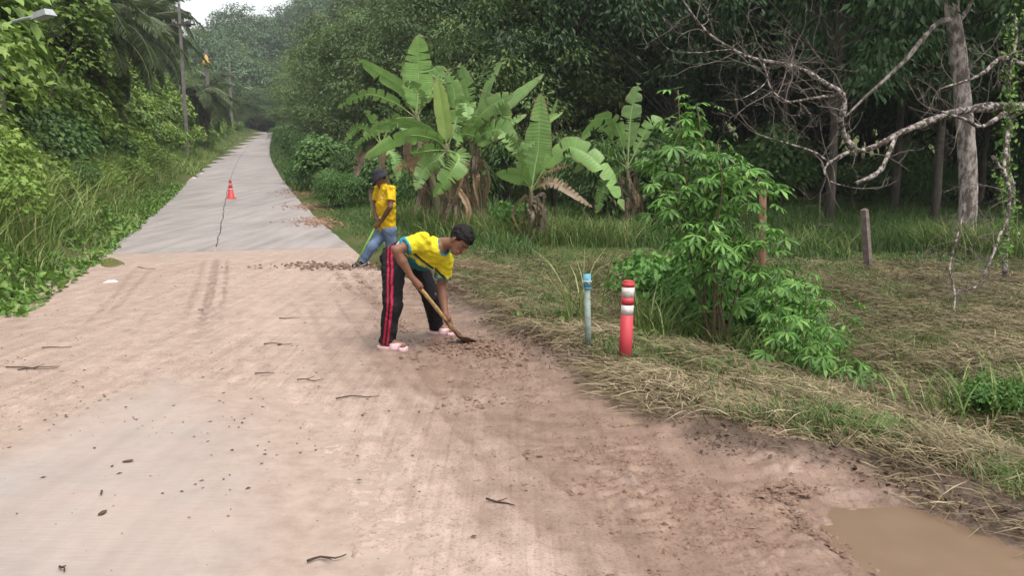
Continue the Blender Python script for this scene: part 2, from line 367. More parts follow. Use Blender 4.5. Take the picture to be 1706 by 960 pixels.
edgeR = (2.85+.5*(fbm(S*.8, T*.1, 3, 22)-.5)+.1*sm(6, 3, S)+.75*sm(4.0, 3.1, S)-.8*sm(9, 15, S))-T
edgeL = T+2.55-.5*(fbm(S*.7, 0*S, 3, 23)-.5)
film = .012*sm(-.45, .5, db+.6*(n1-.5)+.6*(n2-.5)+.5*(n3-.5)+.35*(fbm(X*3+S*.1, T*9, 3, 77)-.5)) - .006 - .02*sm(-.35, -.9, db)
h = np.where(db < 1.6, np.minimum(film*2.7, .0162), .0162)
h = np.minimum(h, -.005+.03*sm(-.1, .7, edge+.25*(n2-.5)))
h = np.minimum(h, -.05+.07*sm(-.25, .1, edgeR+.1*(n2-.5))); h = np.minimum(h, -.03+.05*sm(-.2, .25, edgeL+.2*(n2-.5)))
h = h + .0025*(n2-.5)+.003*(n3-.5)
def rut(c, w, depth, s0, s1, amp=.25, tread=0):
    d = (T-c-amp*(fbm(S*.22, 0*S+c, 2, int(abs(c)*50))-.5))/w; k = np.exp(-d**2)*sm(s0-.8, s0+.4, S)*sm(s1+.6, s1-.8, S)
    tr = 1 if not tread else (.35+.65*(np.sin(S*2*math.pi/.055+np.sign(d)*3*d) > 0))
    return -depth*k*tr+depth*.55*np.exp(-((np.abs(d)-1.7)/.5)**2)*sm(s0-.8, s0+.4, S)*sm(s1+.6, s1-.8, S)
h0 = h.copy(); h += rut(-.28, .07, .011, 8.5, 15.2, .1, 1)+rut(-.12, .05, .008, 8.5, 15, .1, 1)+rut(-.45, .06, .005, 9, 15, .1, 1)+rut(-1.45, .05, .004, 9, 14.6, .2, 1)+rut(-1.3, .05, .004, 10, 14.6, .2, 1)
h += rut(1.1, .06, .007, 1, 9, .5)+rut(.75, .05, .006, 1, 9.5, .4)+rut(1.45, .05, .007, 1, 8, .5)+rut(.3, .06, .004, 2, 8, .5)+rut(1.75, .08, .006, 7, 13, .3, 1)+rut(1.55, .08, .006, 8, 13, .3, 1)
for c_, w_, d_ in ((.95, .03, .004), (1.28, .03, .005), (.55, .03, .003), (-.9, .03, .003), (.1, .03, .003), (1.6, .03, .004)): h += rut(c_, w_, d_, 1.2, 10, .45)
rutwet = np.clip((h0-h)*110, 0, .7)*(.3+.7*sm(8, 10, S))
# scraped ridges and wet crumbs along the right side
rough = sm(1.35, 2.3, T+.5*(n1-.5))*sm(12.5, 10.5, S)*sm(2.0, 3.2, S)
cl = np.maximum(0, fbm(S*7.5, T*3.2, 3, 41)-.52)*np.maximum(0, fbm(X*1.6, Y*1.6, 2, 43)-.36)
h += rough*(.13*cl+.20*np.maximum(0, fbm(S*22, T*13, 2, 42)-.52)*np.maximum(0, fbm(X*1.9, Y*1.9, 2, 44)-.4)*2)
berm = np.exp(-((edgeR-.10)/.18)**2)*sm(13, 11, S); h += berm*(.006+.035*np.maximum(0, fbm(X*9, Y*9, 3, 45)-.42))
h += np.exp(-((S-13.6)/.7)**2-((T-1.9)/.9)**2)*.22*np.maximum(0, fbm(X*5, Y*5, 3, 46)-.42)
h = np.where(dp < .5, h*(1-.8*sm(.15, -.05, dp+.3*(n2-.5)))-.045*sm(.10, -.14, dp+.3*(n2-.5)), h)
gt = gz(X, Y); kk = sm(2.25, 2.5, np.abs(T)); Zm = zroad(S)*(1-kk)+(gt+.012)*kk+h
Zm = np.where((edgeR > -.12) & (edgeL > -.15), np.maximum(Zm, gt-.13*(1-sm(2.15, 2.45, np.abs(T)))+.007), Zm); Zm = np.where((np.abs(T) < 2.3) & (film > .006) & (edge > .35) & (dp > .5), np.maximum(Zm, zroad(S)+.004), Zm)
Zm = np.where((edgeR < -.12) | (edgeL < -.15), np.minimum(Zm, gt-.06), Zm)
wet = np.clip(.15+1.0*sm(.5, 2.1, T+.9*(n1-.5))*sm(12.5, 8, S)+1.2*sm(.45, .05, dp+.3*(n2-.5))+.35*(n1-.5)+rutwet+.9*sm(.75, .15, edgeR+.35*(n2-.5))*sm(12.5, 10, S)+.6*np.clip(rough*cl*20, 0, .4), 0, 1)
soil = sm(.55, .08, edgeR+.5*(n2-.5)+.35*(n1-.5))*sm(12, 9.5, S)*(1-.25*sm(.25, -.1, dp))
V, F = grid(X, Y, Zm)
def mud_mat():
    m, nd, lk, bs = nmat('wet laterite mud')
    at = nd.new('ShaderNodeAttribute'); at.attribute_name = 'wet'
    mid = tex(nd, lk, 5, 7, .68); fine = tex(nd, lk, 70, 5, .7); speck = tex(nd, lk, 22, 8, .8); along = tex(nd, lk, 1, 5, .65, sc=(9, .35, 1, -.33))
    dry = ramp(nd, [(.3, (.285, .213, .174)), (.55, (.375, .284, .235)), (.8, (.445, .347, .295))]); lk.new(mid.outputs[0], dry.inputs[0])
    wt = ramp(nd, [(.3, (.15, .096, .07)), (.6, (.235, .158, .12)), (.8, (.32, .225, .178))]); lk.new(mid.outputs[0], wt.inputs[0])
    col = mixc(nd, lk, at.outputs['Fac'], dry.outputs[0], wt.outputs[0])
    so = nd.new('ShaderNodeAttribute'); so.attribute_name = 'soil'; hum = ramp(nd, [(.35, (.045, .030, .021)), (.7, (.125, .082, .058))]); lk.new(fine.outputs[0], hum.inputs[0]); col = mixc(nd, lk, so.outputs['Fac'], col, hum.outputs[0])
    al = ramp(nd, [(.3, (.80, .78, .77)), (.62, (1.04,)*3)]); lk.new(along.outputs[0], al.inputs[0]); col = mixc(nd, lk, .9, col, al.outputs[0], 'MULTIPLY')
    al2 = tex(nd, lk, 1, 6, .7, sc=(34, .8, 1, -.33)); l2 = ramp(nd, [(.32, (.80, .78, .76)), (.52, (1.02,)*3)]); lk.new(al2.outputs[0], l2.inputs[0]); col = mixc(nd, lk, .8, col, l2.outputs[0], 'MULTIPLY')
    fi = ramp(nd, [(.32, (.55, .51, .48)), (.5, (1.03,)*3)]); lk.new(fine.outputs[0], fi.inputs[0]); col = mixc(nd, lk, .9, col, fi.outputs[0], 'MULTIPLY')
    sk = ramp(nd, [(.35, (.40, .35, .31)), (.44, (1,)*3)]); lk.new(speck.outputs[0], sk.inputs[0]); col = mixc(nd, lk, .75, col, sk.outputs[0], 'MULTIPLY')
    lk.new(col, bs.inputs['Base Color'])
    mr = nd.new('ShaderNodeMapRange'); lk.new(at.outputs['Fac'], mr.inputs[0]); mr.inputs[3].default_value = .8; mr.inputs[4].default_value = .42; lk.new(mr.outputs[0], bs.inputs['Roughness'])
    bs.inputs['Specular IOR Level'].default_value = .35
    b = bump(nd, lk, bs, mid.outputs[0], .10, .012); bump(nd, lk, bs, fine.outputs[0], .5, .006, b); return m
M['mud'] = mud_mat()
put('mud', mesh('mud', V, [F[:, ::-1]], True, {'wet': ('POINT', wet.ravel()), 'soil': ('POINT', soil.ravel())}), M['mud'], kind='structure')

def water_mat(name, c, rough=.04):
    m, nd, lk, bs = nmat(name); n = tex(nd, lk, 3, 3); rp = ramp(nd, [(.3, tuple(v*.85 for v in c)), (.7, c)]); lk.new(n.outputs[0], rp.inputs[0])
    lk.new(rp.outputs[0], bs.inputs['Base Color']); bs.inputs['Roughness'].default_value = rough; bs.inputs['IOR'].default_value = 1.33
    bump(nd, lk, bs, tex(nd, lk, 9, 4).outputs[0], .08, .012); return m
def flat_pool(name, c, hw, z, n, mat):
    a = np.linspace(-1, 1, n); A, B = np.meshgrid(a, a, indexing='ij'); X, Y = c[0]+A*hw[0], c[1]+B*hw[1]
    V, F = grid(X, Y, z(X, Y)); put(name, mesh(name, V, [F[:, ::-1]]), mat, kind='structure')
M['puddle'] = water_mat('muddy brown water', (.18, .122, .083)); M['olive'] = water_mat('olive stagnant water', (.17, .14, .06), .08)
flat_pool('puddle', np.array([2.15, 3.0]), (.95, .95), lambda x, y: 0*x-.026, 3, M['puddle'])
# small olive puddle where the mud ends: an outline with a raised meniscus rim
P2 = np.array(pud2); c2 = P2.mean(0); ring = spline(np.vstack([P2, P2[:1]]), 33)[:-1]
V = [np.append(c2, zroad(st(*c2)[0])+.019)]+[np.append(c2+(q-c2)*.93, zroad(st(*q)[0])+.019) for q in ring]+[np.append(q, zroad(st(*q)[0])+.004) for q in ring]
n = len(ring); F3 = [(0, 1+i, 1+(i+1) % n) for i in range(n)]; F4 = [(1+i, 1+n+i, 1+n+(i+1) % n, 1+(i+1) % n) for i in range(n)]
put('puddle', mesh('olive_puddle', V, [np.array(F3), np.array(F4)]), M['olive'], kind='structure')

# ================================================================== TREES AND BACKGROUND
def tree_proto(name, seed, H, r, base, ncl, nl, ls, mat, bark, tr, droop=.5, shape='diamond', clr=.8, lean=(0, 0)):
    rg = np.random.default_rng(seed)
    u = unit(rg.normal(size=(ncl, 3))); rad = rg.random(ncl)**.45
    cz = (H+base)/2; hz = (H-base)/2
    Cn = u*rad[:, None]*np.array([r, r, hz]); Cn[:, 2] += cz; Cn[:, :2] *= (1-.35*((Cn[:, 2]-cz)/hz))[:, None]
    Cn[:, :2] += rg.normal(0, .25, (ncl, 2)); Cn[:, :2] += np.array(lean)*(Cn[:, 2:3]/H)
    k = rg.integers(0, ncl, nl); sz = clr*(.6+.7*rg.random(ncl))
    off = rg.normal(size=(nl, 3))*np.array([.55, .55, .33]); P = Cn[k]+off*sz[k][:, None]
    D = off*np.array([1, 1, .2])+rg.normal(0, .35, (nl, 3)); D[:, 2] -= droop
    N = rg.normal(0, .45, (nl, 3)); N[:, 2] += 1
    L = ls*(.65+.7*rg.random(nl)); rv = np.clip(.75*rg.random(nl)+.25*rg.random(ncl)[k], 0, 1)
    V, F, A = leaves(P, D, N, L, L*.42, shape, rv)
    crown = stuff(name+'_crown', [(V, F, A)], None); crown.materials.append(mat)
    mb = MB(); n = 9; zz = np.linspace(-.3, H*.82, n); wob = np.cumsum(rg.normal(0, .05, (n, 2)), 0); wob -= wob[0]
    TP = np.column_stack([wob[:, 0]+lean[0]*zz/H, wob[:, 1]+lean[1]*zz/H, zz]); mb.tube(TP, np.linspace(tr*1.1, tr*.3, n), 9, wob=.12)
    for c in Cn[rg.permutation(ncl)[:int(ncl*.5)]]:
        z0 = max(base*.8, c[2]-1.2-.5*np.hypot(c[0], c[1])); z0 = min(z0, H*.8)
        a = np.array([np.interp(z0, zz, TP[:, 0]), np.interp(z0, zz, TP[:, 1]), z0]); mid = (a+c)/2+np.array([0, 0, -.15])+rg.normal(0, .12, 3)
        mb.tube(spline([a, mid, c], 5), np.linspace(tr*.38, .012, 5), 5, False)
    return crown, mb.mesh(name+'_trunk'), bark
def plant_tree(proto, loc, sc, rz, name, label, group, zs=1.0):
    crown, trunk, bark = proto
    t = thing(name, loc, label, 'tree', group, rz); t.scale = (sc, sc, sc*zs)
    put('crown', crown, None, t); put('trunk', trunk, bark, t); return t
BROAD = [tree_proto('broadleaf', 10+i, 12, 3.6, 1.6, 75, 15000, .25, M['tree'], M['bark'], .2, clr=.9) for i in range(3)]
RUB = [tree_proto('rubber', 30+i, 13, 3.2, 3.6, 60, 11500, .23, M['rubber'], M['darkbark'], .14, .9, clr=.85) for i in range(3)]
FAR = [tree_proto('fartree', 50+i, 13, 4.8, 1.5, 48, 5200, .55, M['hill'], M['bark'], .25, clr=1.35) for i in range(2)]
def onground(x, y, dz=0): return (float(x), float(y), float(gz(x, y))-.05+dz)

# trees along the right of the road, going away
k = 0
for s0, t0, sc, zs in [(27, 9.0, .72, 1), (31.5, 6.2, .62, 1), (30, 13.5, .95, 1), (37, 8.0, .85, 1), (36, 16, 1.0, 1), (44, 6.3, .72, 1), (45, 11, .95, 1), (52, 7.2, .85, 1), (55, 13, 1.1, 1), (62, 6.8, .85, 1.05), (66, 12, 1.1, 1),
                       (74, 6.6, .9, 1), (80, 12, 1.15, 1), (90, 7.2, 1., 1), (99, 11, 1.2, 1), (108, 6.6, 1.0, 1), (120, 8.5, 1.15, 1), (133, 6.2, 1.05, 1), (146, 7, 1.1, 1), (42, 21, 1.2, 1), (54, 24, 1.3, 1), (70, 22, 1.3, 1), (88, 20, 1.3, 1), (97, 15, 1.7, 1), (116, 14, 1.7, 1), (138, 11, 1.7, 1)]:
    x, y = xy(s0, t0)
    near = s0 < 34
    lab = {0: 'bushy broadleaf tree rising straight behind the banana clump', 1: 'small leafy tree nearest the right road edge behind the hatted worker', 2: 'tall broadleaf tree behind the upright banana leaf'}.get(k) or \
        ('leafy tree in the row along the right side of the receding road' if t0 < 14 else 'tall tree in the back rank right of the receding road')
    plant_tree(BROAD[k % 3], onground(x, y), sc, k*1.7, 'broadleaf_tree', lab, None if k < 3 else ('roadside trees on the right' if t0 < 14 else 'back rank trees on the right'), zs); k += 1
BACKDROP = []
# rubber wood on the right
rr = random.Random(3); k = 0
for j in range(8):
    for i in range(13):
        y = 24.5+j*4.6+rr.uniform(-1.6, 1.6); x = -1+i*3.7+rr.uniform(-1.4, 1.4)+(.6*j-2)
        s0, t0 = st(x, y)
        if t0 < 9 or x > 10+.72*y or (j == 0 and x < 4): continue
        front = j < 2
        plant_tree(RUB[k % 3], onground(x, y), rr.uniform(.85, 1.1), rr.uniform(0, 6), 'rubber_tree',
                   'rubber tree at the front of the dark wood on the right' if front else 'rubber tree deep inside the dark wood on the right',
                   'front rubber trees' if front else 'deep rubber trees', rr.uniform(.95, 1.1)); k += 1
# left: trees behind the vine-covered bank
k = 0
for s0, t0, sc in [(17, -13, .75), (24, -16, .85), (33, -17, .9), (46, -15, .8), (58, -14, .8), (70, -13, .75), (84, -11, .75), (98, -9.5, .75), (112, -8, .72), (126, -7, .75), (140, -6.2, .75), (152, -4.5, .7), (163, -1.5, .75), (166, 3, .85), (24, -24, 1.1), (40, -25, 1.1), (60, -24, 1.1)]:
    x, y = xy(s0, t0)
    plant_tree(BROAD[(k+1) % 3], onground(x, y), sc, k*2.1, 'broadleaf_tree', 'leafy tree closing the far end of the road' if s0 > 150 else 'leafy tree standing behind the vine covered left bank',
               'trees at the road end' if s0 > 150 else 'trees behind the left bank'); k += 1
# wooded hill beyond the road
k = 0
for j in range(11):
    for i in range(13):
        y = 146+j*10+rr.uniform(-4, 4); x = -.44*y+i*.032*y+rr.uniform(-4, 4)
        s0, t0 = st(x, y)
        if s0 < 172 and abs(t0) < 7: continue
        sc = rr.uniform(.85, 1.2); px = 853+FPX*x/y
        if px < 290 or (gz(x, y)+14*sc-3)/y > np.interp(px, [300, 330, 370, 410, 440], [.13, .165, .19, .215, .4]): continue
        plant_tree(FAR[k % 2], onground(x, y, -1), sc, rr.uniform(0, 6), 'hill_tree', 'rounded tree on the wooded hill beyond the road', 'trees on the far hill'); k += 1

# backdrop shrubs, added to keep light from entering behind the wood
for i in range(17):
    x = 2+i*3.6+rr.uniform(-.8, .8); y = 60+rr.uniform(-2, 2)-.25*i
    BACKDROP.append((x, y))
# oil palms on the left bank
def frond_mesh(name, L=4.2, n=46, droop=1.0, seed=0):
    rg = np.random.default_rng(seed); u = np.linspace(0, 1, n)
    px_ = L*(u-.12*u**3); pz = L*(.35*u-.62*droop*u**2.2); Pm = np.column_stack([px_, 0*u, pz]); Tm = unit(np.gradient(Pm, axis=0))
    mb = MB(); mb.tube(Pm, np.linspace(.045, .008, n), 4, a=.9); Vr = mb.V[0]; nv = len(Vr)
    parts = []; 
    for sd in (-1, 1):
        q = u > .14; P = Pm[q]; Tq = Tm[q]; uu = u[q]; ln = .85*np.sin(np.pi*(.12+.83*uu))**.6*(.8+.4*rg.random(len(P)))
        D = Tq*.55+np.array([0, sd*1.0, 0])+rg.normal(0, .14, P.shape); D[:, 2] -= .35+.35*rg.random(len(P)); N = np.tile([0, sd*.25, 1.], (len(P), 1))
        parts.append(leaves(P, D, N, ln, .05+0*ln, 'lance'))
        D2 = D.copy(); D2[:, 2] -= .5; parts.append(leaves(P, D2+rg.normal(0, .15, P.shape), N, ln*.9, .045+0*ln, 'lance'))
    parts.append((Vr, [np.array([f for f in mb.F[4]])], np.full(len(mb.F[4]), .9)))
    return stuff(name, parts, None)
FR = [frond_mesh('palm_frond', droop=d, seed=i) for i, d in enumerate((.8, 1.1, 1.45))]
for f in FR: f.materials.append(M['palm'])
DF = frond_mesh('dead_frond', 3.4, 40, 1.9, 9); DF.materials.append(M['deadfrond'])
def palm(px, py, Y, sc, seed, label):
    rg = random.Random(seed); top = W(px, py, Y); g = float(gz(top[0], top[1])); H = max(1.5, top[2]-g)
    t = thing('oil_palm', (top[0], top[1], g-.1), label, 'palm tree'); mb = MB(); n = 10
    zz = np.linspace(0, H, n); mb.tube(np.column_stack([.1*np.sin(zz), .05*zz**.5, zz]), np.linspace(.33, .27, n)*sc*1.1, 10, wob=.35); put('trunk', mb.mesh('palm_trunk'), M['darkbark'], t)
    for i in range(30):
        o = put('frond', FR[i % 3] if i < 26 else DF, None, t); o.location = (0, 0, H-.1+.02*i*(i < 26)); el = R(62-i*4.1) if i < 26 else R(-55)
        o.rotation_euler = (rg.uniform(-.2, .2), -el+R(18), i*2.39996+rg.uniform(-.2, .2)); o.scale = (sc,)*3
palm(150, 40, 30, .85, 1, 'oil palm with long arching fronds above the vine covered bank on the left')
palm(215, 55, 58, 1.3, 2, 'oil palm just left of the tallest utility pole')
palm(60, -30, 27, .9, 3, 'oil palm at the upper left corner above the street lamp arm')
palm(335, 160, 74, 1.0, 4, 'distant oil palm beside the farther utility pole')
palm(236, 15, 70, 1.3, 5, 'grey green oil palm against the sky behind the tallest pole')

# vine covered shrubs of the left bank
def shrub_proto(name, seed, r, hh, nl, ls, mat, shape, stem=True, shell=.75):
    rg = np.random.default_rng(seed); lob = 9
    lc = rg.normal(0, .45, (lob, 3))*np.array([r, r, .3*hh]); lc[:, 2] = hh*(.25+.5*rg.random(lob)); lr = (.35+.3*rg.random(lob))*r
    k = rg.integers(0, lob, nl); u = unit(rg.normal(size=(nl, 3))); u[:, 2] = np.where(u[:, 2] < -.3, -u[:, 2], u[:, 2])
    P = lc[k]+u*(lr[k]*(shell+(1-shell)*rg.random(nl)**.5*1.35))[:, None]*np.array([1, 1, hh/r*.75]); P += rg.normal(0, .05*r, (nl, 3))
    ok = P[:, 2] > 0; P, u, k = P[ok], u[ok], k[ok]; n = len(P)
    D = u*np.array([1, 1, .1])+rg.normal(0, .35, (n, 3)); D[:, 2] -= .55; N = u*.6+rg.normal(0, .3, (n, 3)); N[:, 2] += .8
    L = ls*(.55+.8*rg.random(n)); f = leaves(P, D, N, L, L*(.85 if shape != 'lance' else .3), shape, np.clip(.7*rg.random(n)+.3*rg.random(lob)[k], 0, 1))
    me = stuff(name, [f], None); me.materials.append(mat); mb = MB()
    for c in lc: mb.tube(spline([(c[0]*.2, c[1]*.2, -.2), (c[0]*.5, c[1]*.6, c[2]*.5), tuple(c)], 5), np.linspace(.035, .012, 5)*r, 5, False)
    return me, mb.mesh(name+'_stems')
VINE = [shrub_proto('vine_foliage', 60+i, 1.5, 1.9, 5600, .16, M['vine'], ('lobed', 'heart')[i % 2]) for i in range(4)]
DARK = [shrub_proto('shrub_foliage', 70+i, 1.4, 1.8, 5200, .17, M['shrubdark'], ('lance', 'diamond')[i % 2]) for i in range(3)]
def shrub(proto, x, y, sc, rz, name, label, group, cat='shrub', zs=1, dz=0):
    t = thing(name, onground(x, y, dz), label, cat, group, rz); t.scale = (sc, sc, sc*zs)
    put('foliage', proto[0], None, t); put('stem', proto[1], M['bark'], t); return t
rr = random.Random(11); k = 0
for s0 in np.concatenate([np.arange(5.5, 40, 2.1), np.arange(41, 90, 3.6), np.arange(92, 160, 6)]):
    for row, (t0, sc0) in enumerate(((-5.1, .72), (-6.6, 1.15), (-9.0, 1.7))):
        if row == 0 and s0 > 60: t0 += .8
        if row > 0 and s0 > 110: continue
        s1 = s0+rr.uniform(-.6, .6); t1 = t0+rr.uniform(-.5, .5); x, y = xy(s1, t1)
        if s0 < 8 and row == 0: continue
        sc = sc0*rr.uniform(.8, 1.2)*(1.15 if s0 > 90 else 1); pr = VINE[k % 4] if rr.random() < (.8 if s0 < 40 else .45) else DARK[k % 3]
        front = row == 0
        shrub(pr, x, y, sc, rr.uniform(0, 6), 'vine_shrub' if pr in VINE else 'dark_shrub',
              ('vine covered shrub' if pr in VINE else 'dark leafy shrub')+(' low on the left bank just behind the roadside grass' if front else ' higher up the left bank'),
              ('vine shrubs' if pr in VINE else 'dark shrubs')+(' low on the left bank' if front else ' high on the left bank'), zs=rr.uniform(.95, 1.35)); k += 1
for i in range(22):
    s1 = 12+i*1.75+rr.uniform(-.5, .5); x, y = xy(s1, rr.uniform(-4.7, -3.7)); pr = VINE[i % 4] if i % 3 else DARK[i % 3]
    shrub(pr, x, y, rr.uniform(.34, .58), i*1.1, 'roadside_bush', 'small leafy bush sticking out of the tall grass on the left verge', 'small bushes in the left verge', zs=rr.uniform(.8, 1.3))
# tall vine-draped masses on the bank
TALL = [shrub_proto('vine_column', 80+i, 1.5, 4.6, 11000, .17, M['vine'], ('lobed', 'heart')[i % 2], shell=.85) for i in range(2)]
for px, t1, v, sc, zs, lab in [(25, -5.7, 0, 1.0, 1.05, 'tall column of vines draping a tree at the left edge of the picture'), (90, -6.0, 1, 1.05, .9, 'vine draped mound between the leftmost vine column and the palms'),
                               (150, -6.4, 0, 1.15, .8, 'bright green vine tower below the oil palms'), (212, -7.0, 1, 1.25, .8, 'far vine tower on the bank left of the tallest utility pole')]:
    Yv = min(np.linspace(8, 60, 500), key=lambda q: abs(st((px-853)/FPX*q, q)[1]-t1)); shrub(TALL[v], (px-853)/FPX*Yv, Yv, sc, px*1.0, 'vine_mound', lab, None, 'vines', zs)
# understorey along the right edge of the receding road and under the front trees
k = 0
for s0, t0, sc in [(24, 5.4, .75), (27, 5.0, .7), (30, 4.9, .8), (33, 4.6, .75), (37, 4.8, .85), (41, 4.6, .85), (46, 4.8, .9), (51, 4.6, .9), (57, 4.7, 1), (64, 4.7, 1), (72, 4.6, 1), (81, 4.6, 1), (91, 4.5, 1.05), (102, 4.5, 1.1), (114, 4.4, 1.1), (128, 4.2, 1.1), (142, 4, 1.1),
                   (26, 8.2, 1.1), (22.5, 10.2, 1.0), (22, 12.5, 1.05), (30, 8, 1.1)]:
    x, y = xy(s0, t0)
    shrub(DARK[k % 3], x, y, sc, k*1.3, 'dark_shrub', 'dark shrub along the right edge of the receding road' if t0 < 6 else 'dark shrub in the thicket behind the banana plants',
          'shrubs right of the receding road' if t0 < 6 else 'shrubs behind the bananas', zs=1.2); k += 1
for i, (x, y) in enumerate(BACKDROP):
    shrub(DARK[i % 3], x, y, 3.0, i*1.9, 'dark_shrub', 'added backdrop shrub blocking light behind the rubber wood', 'backdrop shrubs behind the rubber wood', zs=1.3)
for i in range(7):
    x, y = xy(168+2*(i % 2), -7+2.4*i); shrub(DARK[i % 3], x, y, 2.0, i*1.9, 'dark_shrub', 'dark shrub closing off the far bend of the road', 'shrubs at the far bend', zs=1.2)
for i in range(9):
    x, y = xy(176+5*(i % 2), -18+4.6*i); plant_tree(BROAD[i % 3], onground(x, y), 1.15, i*1.3, 'broadleaf_tree', 'leafy tree closing the far end of the road', 'trees at the road end')
for i in range(26):
    y = rr.uniform(29, 50); x = rr.uniform(.05, .62)*y; shrub(DARK[i % 3], x, y, rr.uniform(.8, 1.5), i*2.2, 'dark_shrub', 'shaded undergrowth shrub among the rubber trunks', 'undergrowth in the rubber wood', zs=rr.uniform(.8, 1.5))
for i, (px, py, sc) in enumerate([(512, 306, .8), (545, 318, 1.0), (575, 330, .8), (560, 345, .6)]):
    g = G(px, py); shrub(DARK[i % 3], g[0], g[1], sc, i*1.4, 'dark_shrub', 'leafy thicket shrub at the right road edge left of the banana clump', 'thicket left of the banana clump', zs=1.1)

# ================================================================== GRASS, STRAW, WEEDS (nobody could count them)
def scatter(n, s0, s1, t0, t1, dens=None, seed=0, pw=1.0):
    rg = np.random.default_rng(seed); s = s0+(s1-s0)*rg.random(n)**pw; t = t0+(t1-t0)*rg.random(n); x, y = xy(s, t)
    if dens is not None:
        k = rg.random(n) < dens(x, y, s, t); x, y, s, t = x[k], y[k], s[k], t[k]
    return np.column_stack([x, y, gz(x, y)-.01]), s, t, rg
def clump(x, y, f=1.6, seed=5, lo=.35, hi=.6): return sm(lo, hi, fbm(x*f, y*f, 3, seed))
# tall roadside grass on the left
parts = []
P, s, t, rg = scatter(34000, 5, 45, -5.4, -2.35, lambda x, y, s, t: (.12+.88*clump(x, y, 1.0, 5, .38, .6))*sm(-2.2, -2.9, t+.35*(fbm(x*1.3, y*1.3, 2, 8)-.5)*2), 1, 1.25)
hgt = (.22+1.0*sm(-2.4, -3.8, t))*(.55+.6*rg.random(len(P)))*(.45+.85*clump(P[:, 0], P[:, 1], .8, 6))
parts.append(blades(P, hgt, .012+.02*rg.random(len(P))**2, .35+.9*rg.random(len(P)), rg.random(len(P))*6.28, 3))
P, s, t, rg = scatter(16000, 45, 155, -4.8, -2.1, lambda x, y, s, t: .4+.6*clump(x, y, .8, 5), 2)
parts.append(blades(P, .35+.5*rg.random(len(P)), .04, .4+.6*rg.random(len(P)), rg.random(len(P))*6.28, 2))
stuff('roadside_grass', parts, M['grass'], kind='stuff', label='tall green grass along the left road edge', cat='grass')
# tall pale reeds leaning out of the left bank
P, s, t, rg = scatter(2600, 7, 30, -5.6, -2.9, lambda x, y, s, t: clump(x, y, .9, 18, .45, .6), 21, 1.2)
stuff('tall_reeds', [blades(P, .8+.9*rg.random(len(P)), .016+.016*rg.random(len(P)), .5+.8*rg.random(len(P)), rg.random(len(P))*6.28, 4, .6+.4*rg.random(len(P)))], M['grass'], kind='stuff', label='tall pale arching reeds on the left bank', cat='reeds')
# broad weeds creeping at the left road edge
P, s, t, rg = scatter(30000, 5.5, 40, -5.2, -2.15, lambda x, y, s, t: clump(x, y, 1.0, 15, .3, .55), 3, 1.3)
P[:, 2] += .03+.7*rg.random(len(P))*sm(-2.2, -3.8, t)*clump(P[:, 0], P[:, 1], 1.4, 16); D = rg.normal(0, 1, P.shape); D[:, 2] -= .2; N = rg.normal(0, .4, P.shape); N[:, 2] += 1
L = .05+.07*rg.random(len(P)); stuff('creeping_weeds', [leaves(P, D, N, L, L*.75, 'heart')], M['weed'], kind='stuff', label='low creeping weeds at the left road edge', cat='weeds')
# grass on the right: strip along the road going away, band before the wood
parts = []
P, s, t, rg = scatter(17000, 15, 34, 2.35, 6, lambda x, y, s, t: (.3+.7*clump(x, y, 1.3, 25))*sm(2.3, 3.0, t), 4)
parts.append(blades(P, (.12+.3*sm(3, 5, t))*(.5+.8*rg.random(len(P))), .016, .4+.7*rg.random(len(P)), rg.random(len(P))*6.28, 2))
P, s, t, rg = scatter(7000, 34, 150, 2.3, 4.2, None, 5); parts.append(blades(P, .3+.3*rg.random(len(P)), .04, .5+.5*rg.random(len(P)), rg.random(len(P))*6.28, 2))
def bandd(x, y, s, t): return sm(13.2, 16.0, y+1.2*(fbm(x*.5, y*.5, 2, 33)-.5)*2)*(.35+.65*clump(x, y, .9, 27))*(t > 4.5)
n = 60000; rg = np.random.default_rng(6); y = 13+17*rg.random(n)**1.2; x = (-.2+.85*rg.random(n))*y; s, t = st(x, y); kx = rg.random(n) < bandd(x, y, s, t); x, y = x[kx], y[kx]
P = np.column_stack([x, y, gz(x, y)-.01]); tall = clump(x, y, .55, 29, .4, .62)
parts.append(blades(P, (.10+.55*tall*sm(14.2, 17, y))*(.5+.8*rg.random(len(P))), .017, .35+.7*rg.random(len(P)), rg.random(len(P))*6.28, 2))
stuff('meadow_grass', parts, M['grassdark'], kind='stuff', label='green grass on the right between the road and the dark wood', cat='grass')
# tall grass tufts on the right
parts = []
for px, py, n, hh, rad in [(700, 375, 500, 1.0, .8), (760, 395, 600, .9, .9), (820, 398, 500, .85, .9), (900, 405, 600, .9, .9), (960, 405, 500, .95, .9), (1010, 408, 500, .8, .8), (1060, 405, 400, .8, .8), (1340, 420, 400, .8, .8), (1560, 420, 400, 1.0, .7), (1610, 430, 500, 1.1, .6), (1680, 430, 400, 1.1, .7),
                         (958, 540, 45, 1.0, .22), (1090, 560, 120, .75, .3), (1150, 575, 260, .6, .45), (1220, 600, 260, .55, .45), (1300, 620, 200, .5, .4), (1600, 700, 120, .5, .4), (1690, 690, 160, .55, .4), (655, 372, 300, .6, .6)]:
    g = G(px, py); rg = np.random.default_rng(px); q = rg.normal(0, rad*.5, (n, 2)); x, y = g[0]+q[:, 0], g[1]+q[:, 1]
    P = np.column_stack([x, y, gz(x, y)-.02]); parts.append(blades(P, hh*(.45+.65*rg.random(n)), .011+.007*rg.random(n), .3+.9*rg.random(n), rg.random(n)*6.28, 3))
stuff('grass_tufts', parts, M['grass'], kind='stuff', label='tall green grass tufts among the mown straw on the right', cat='grass')
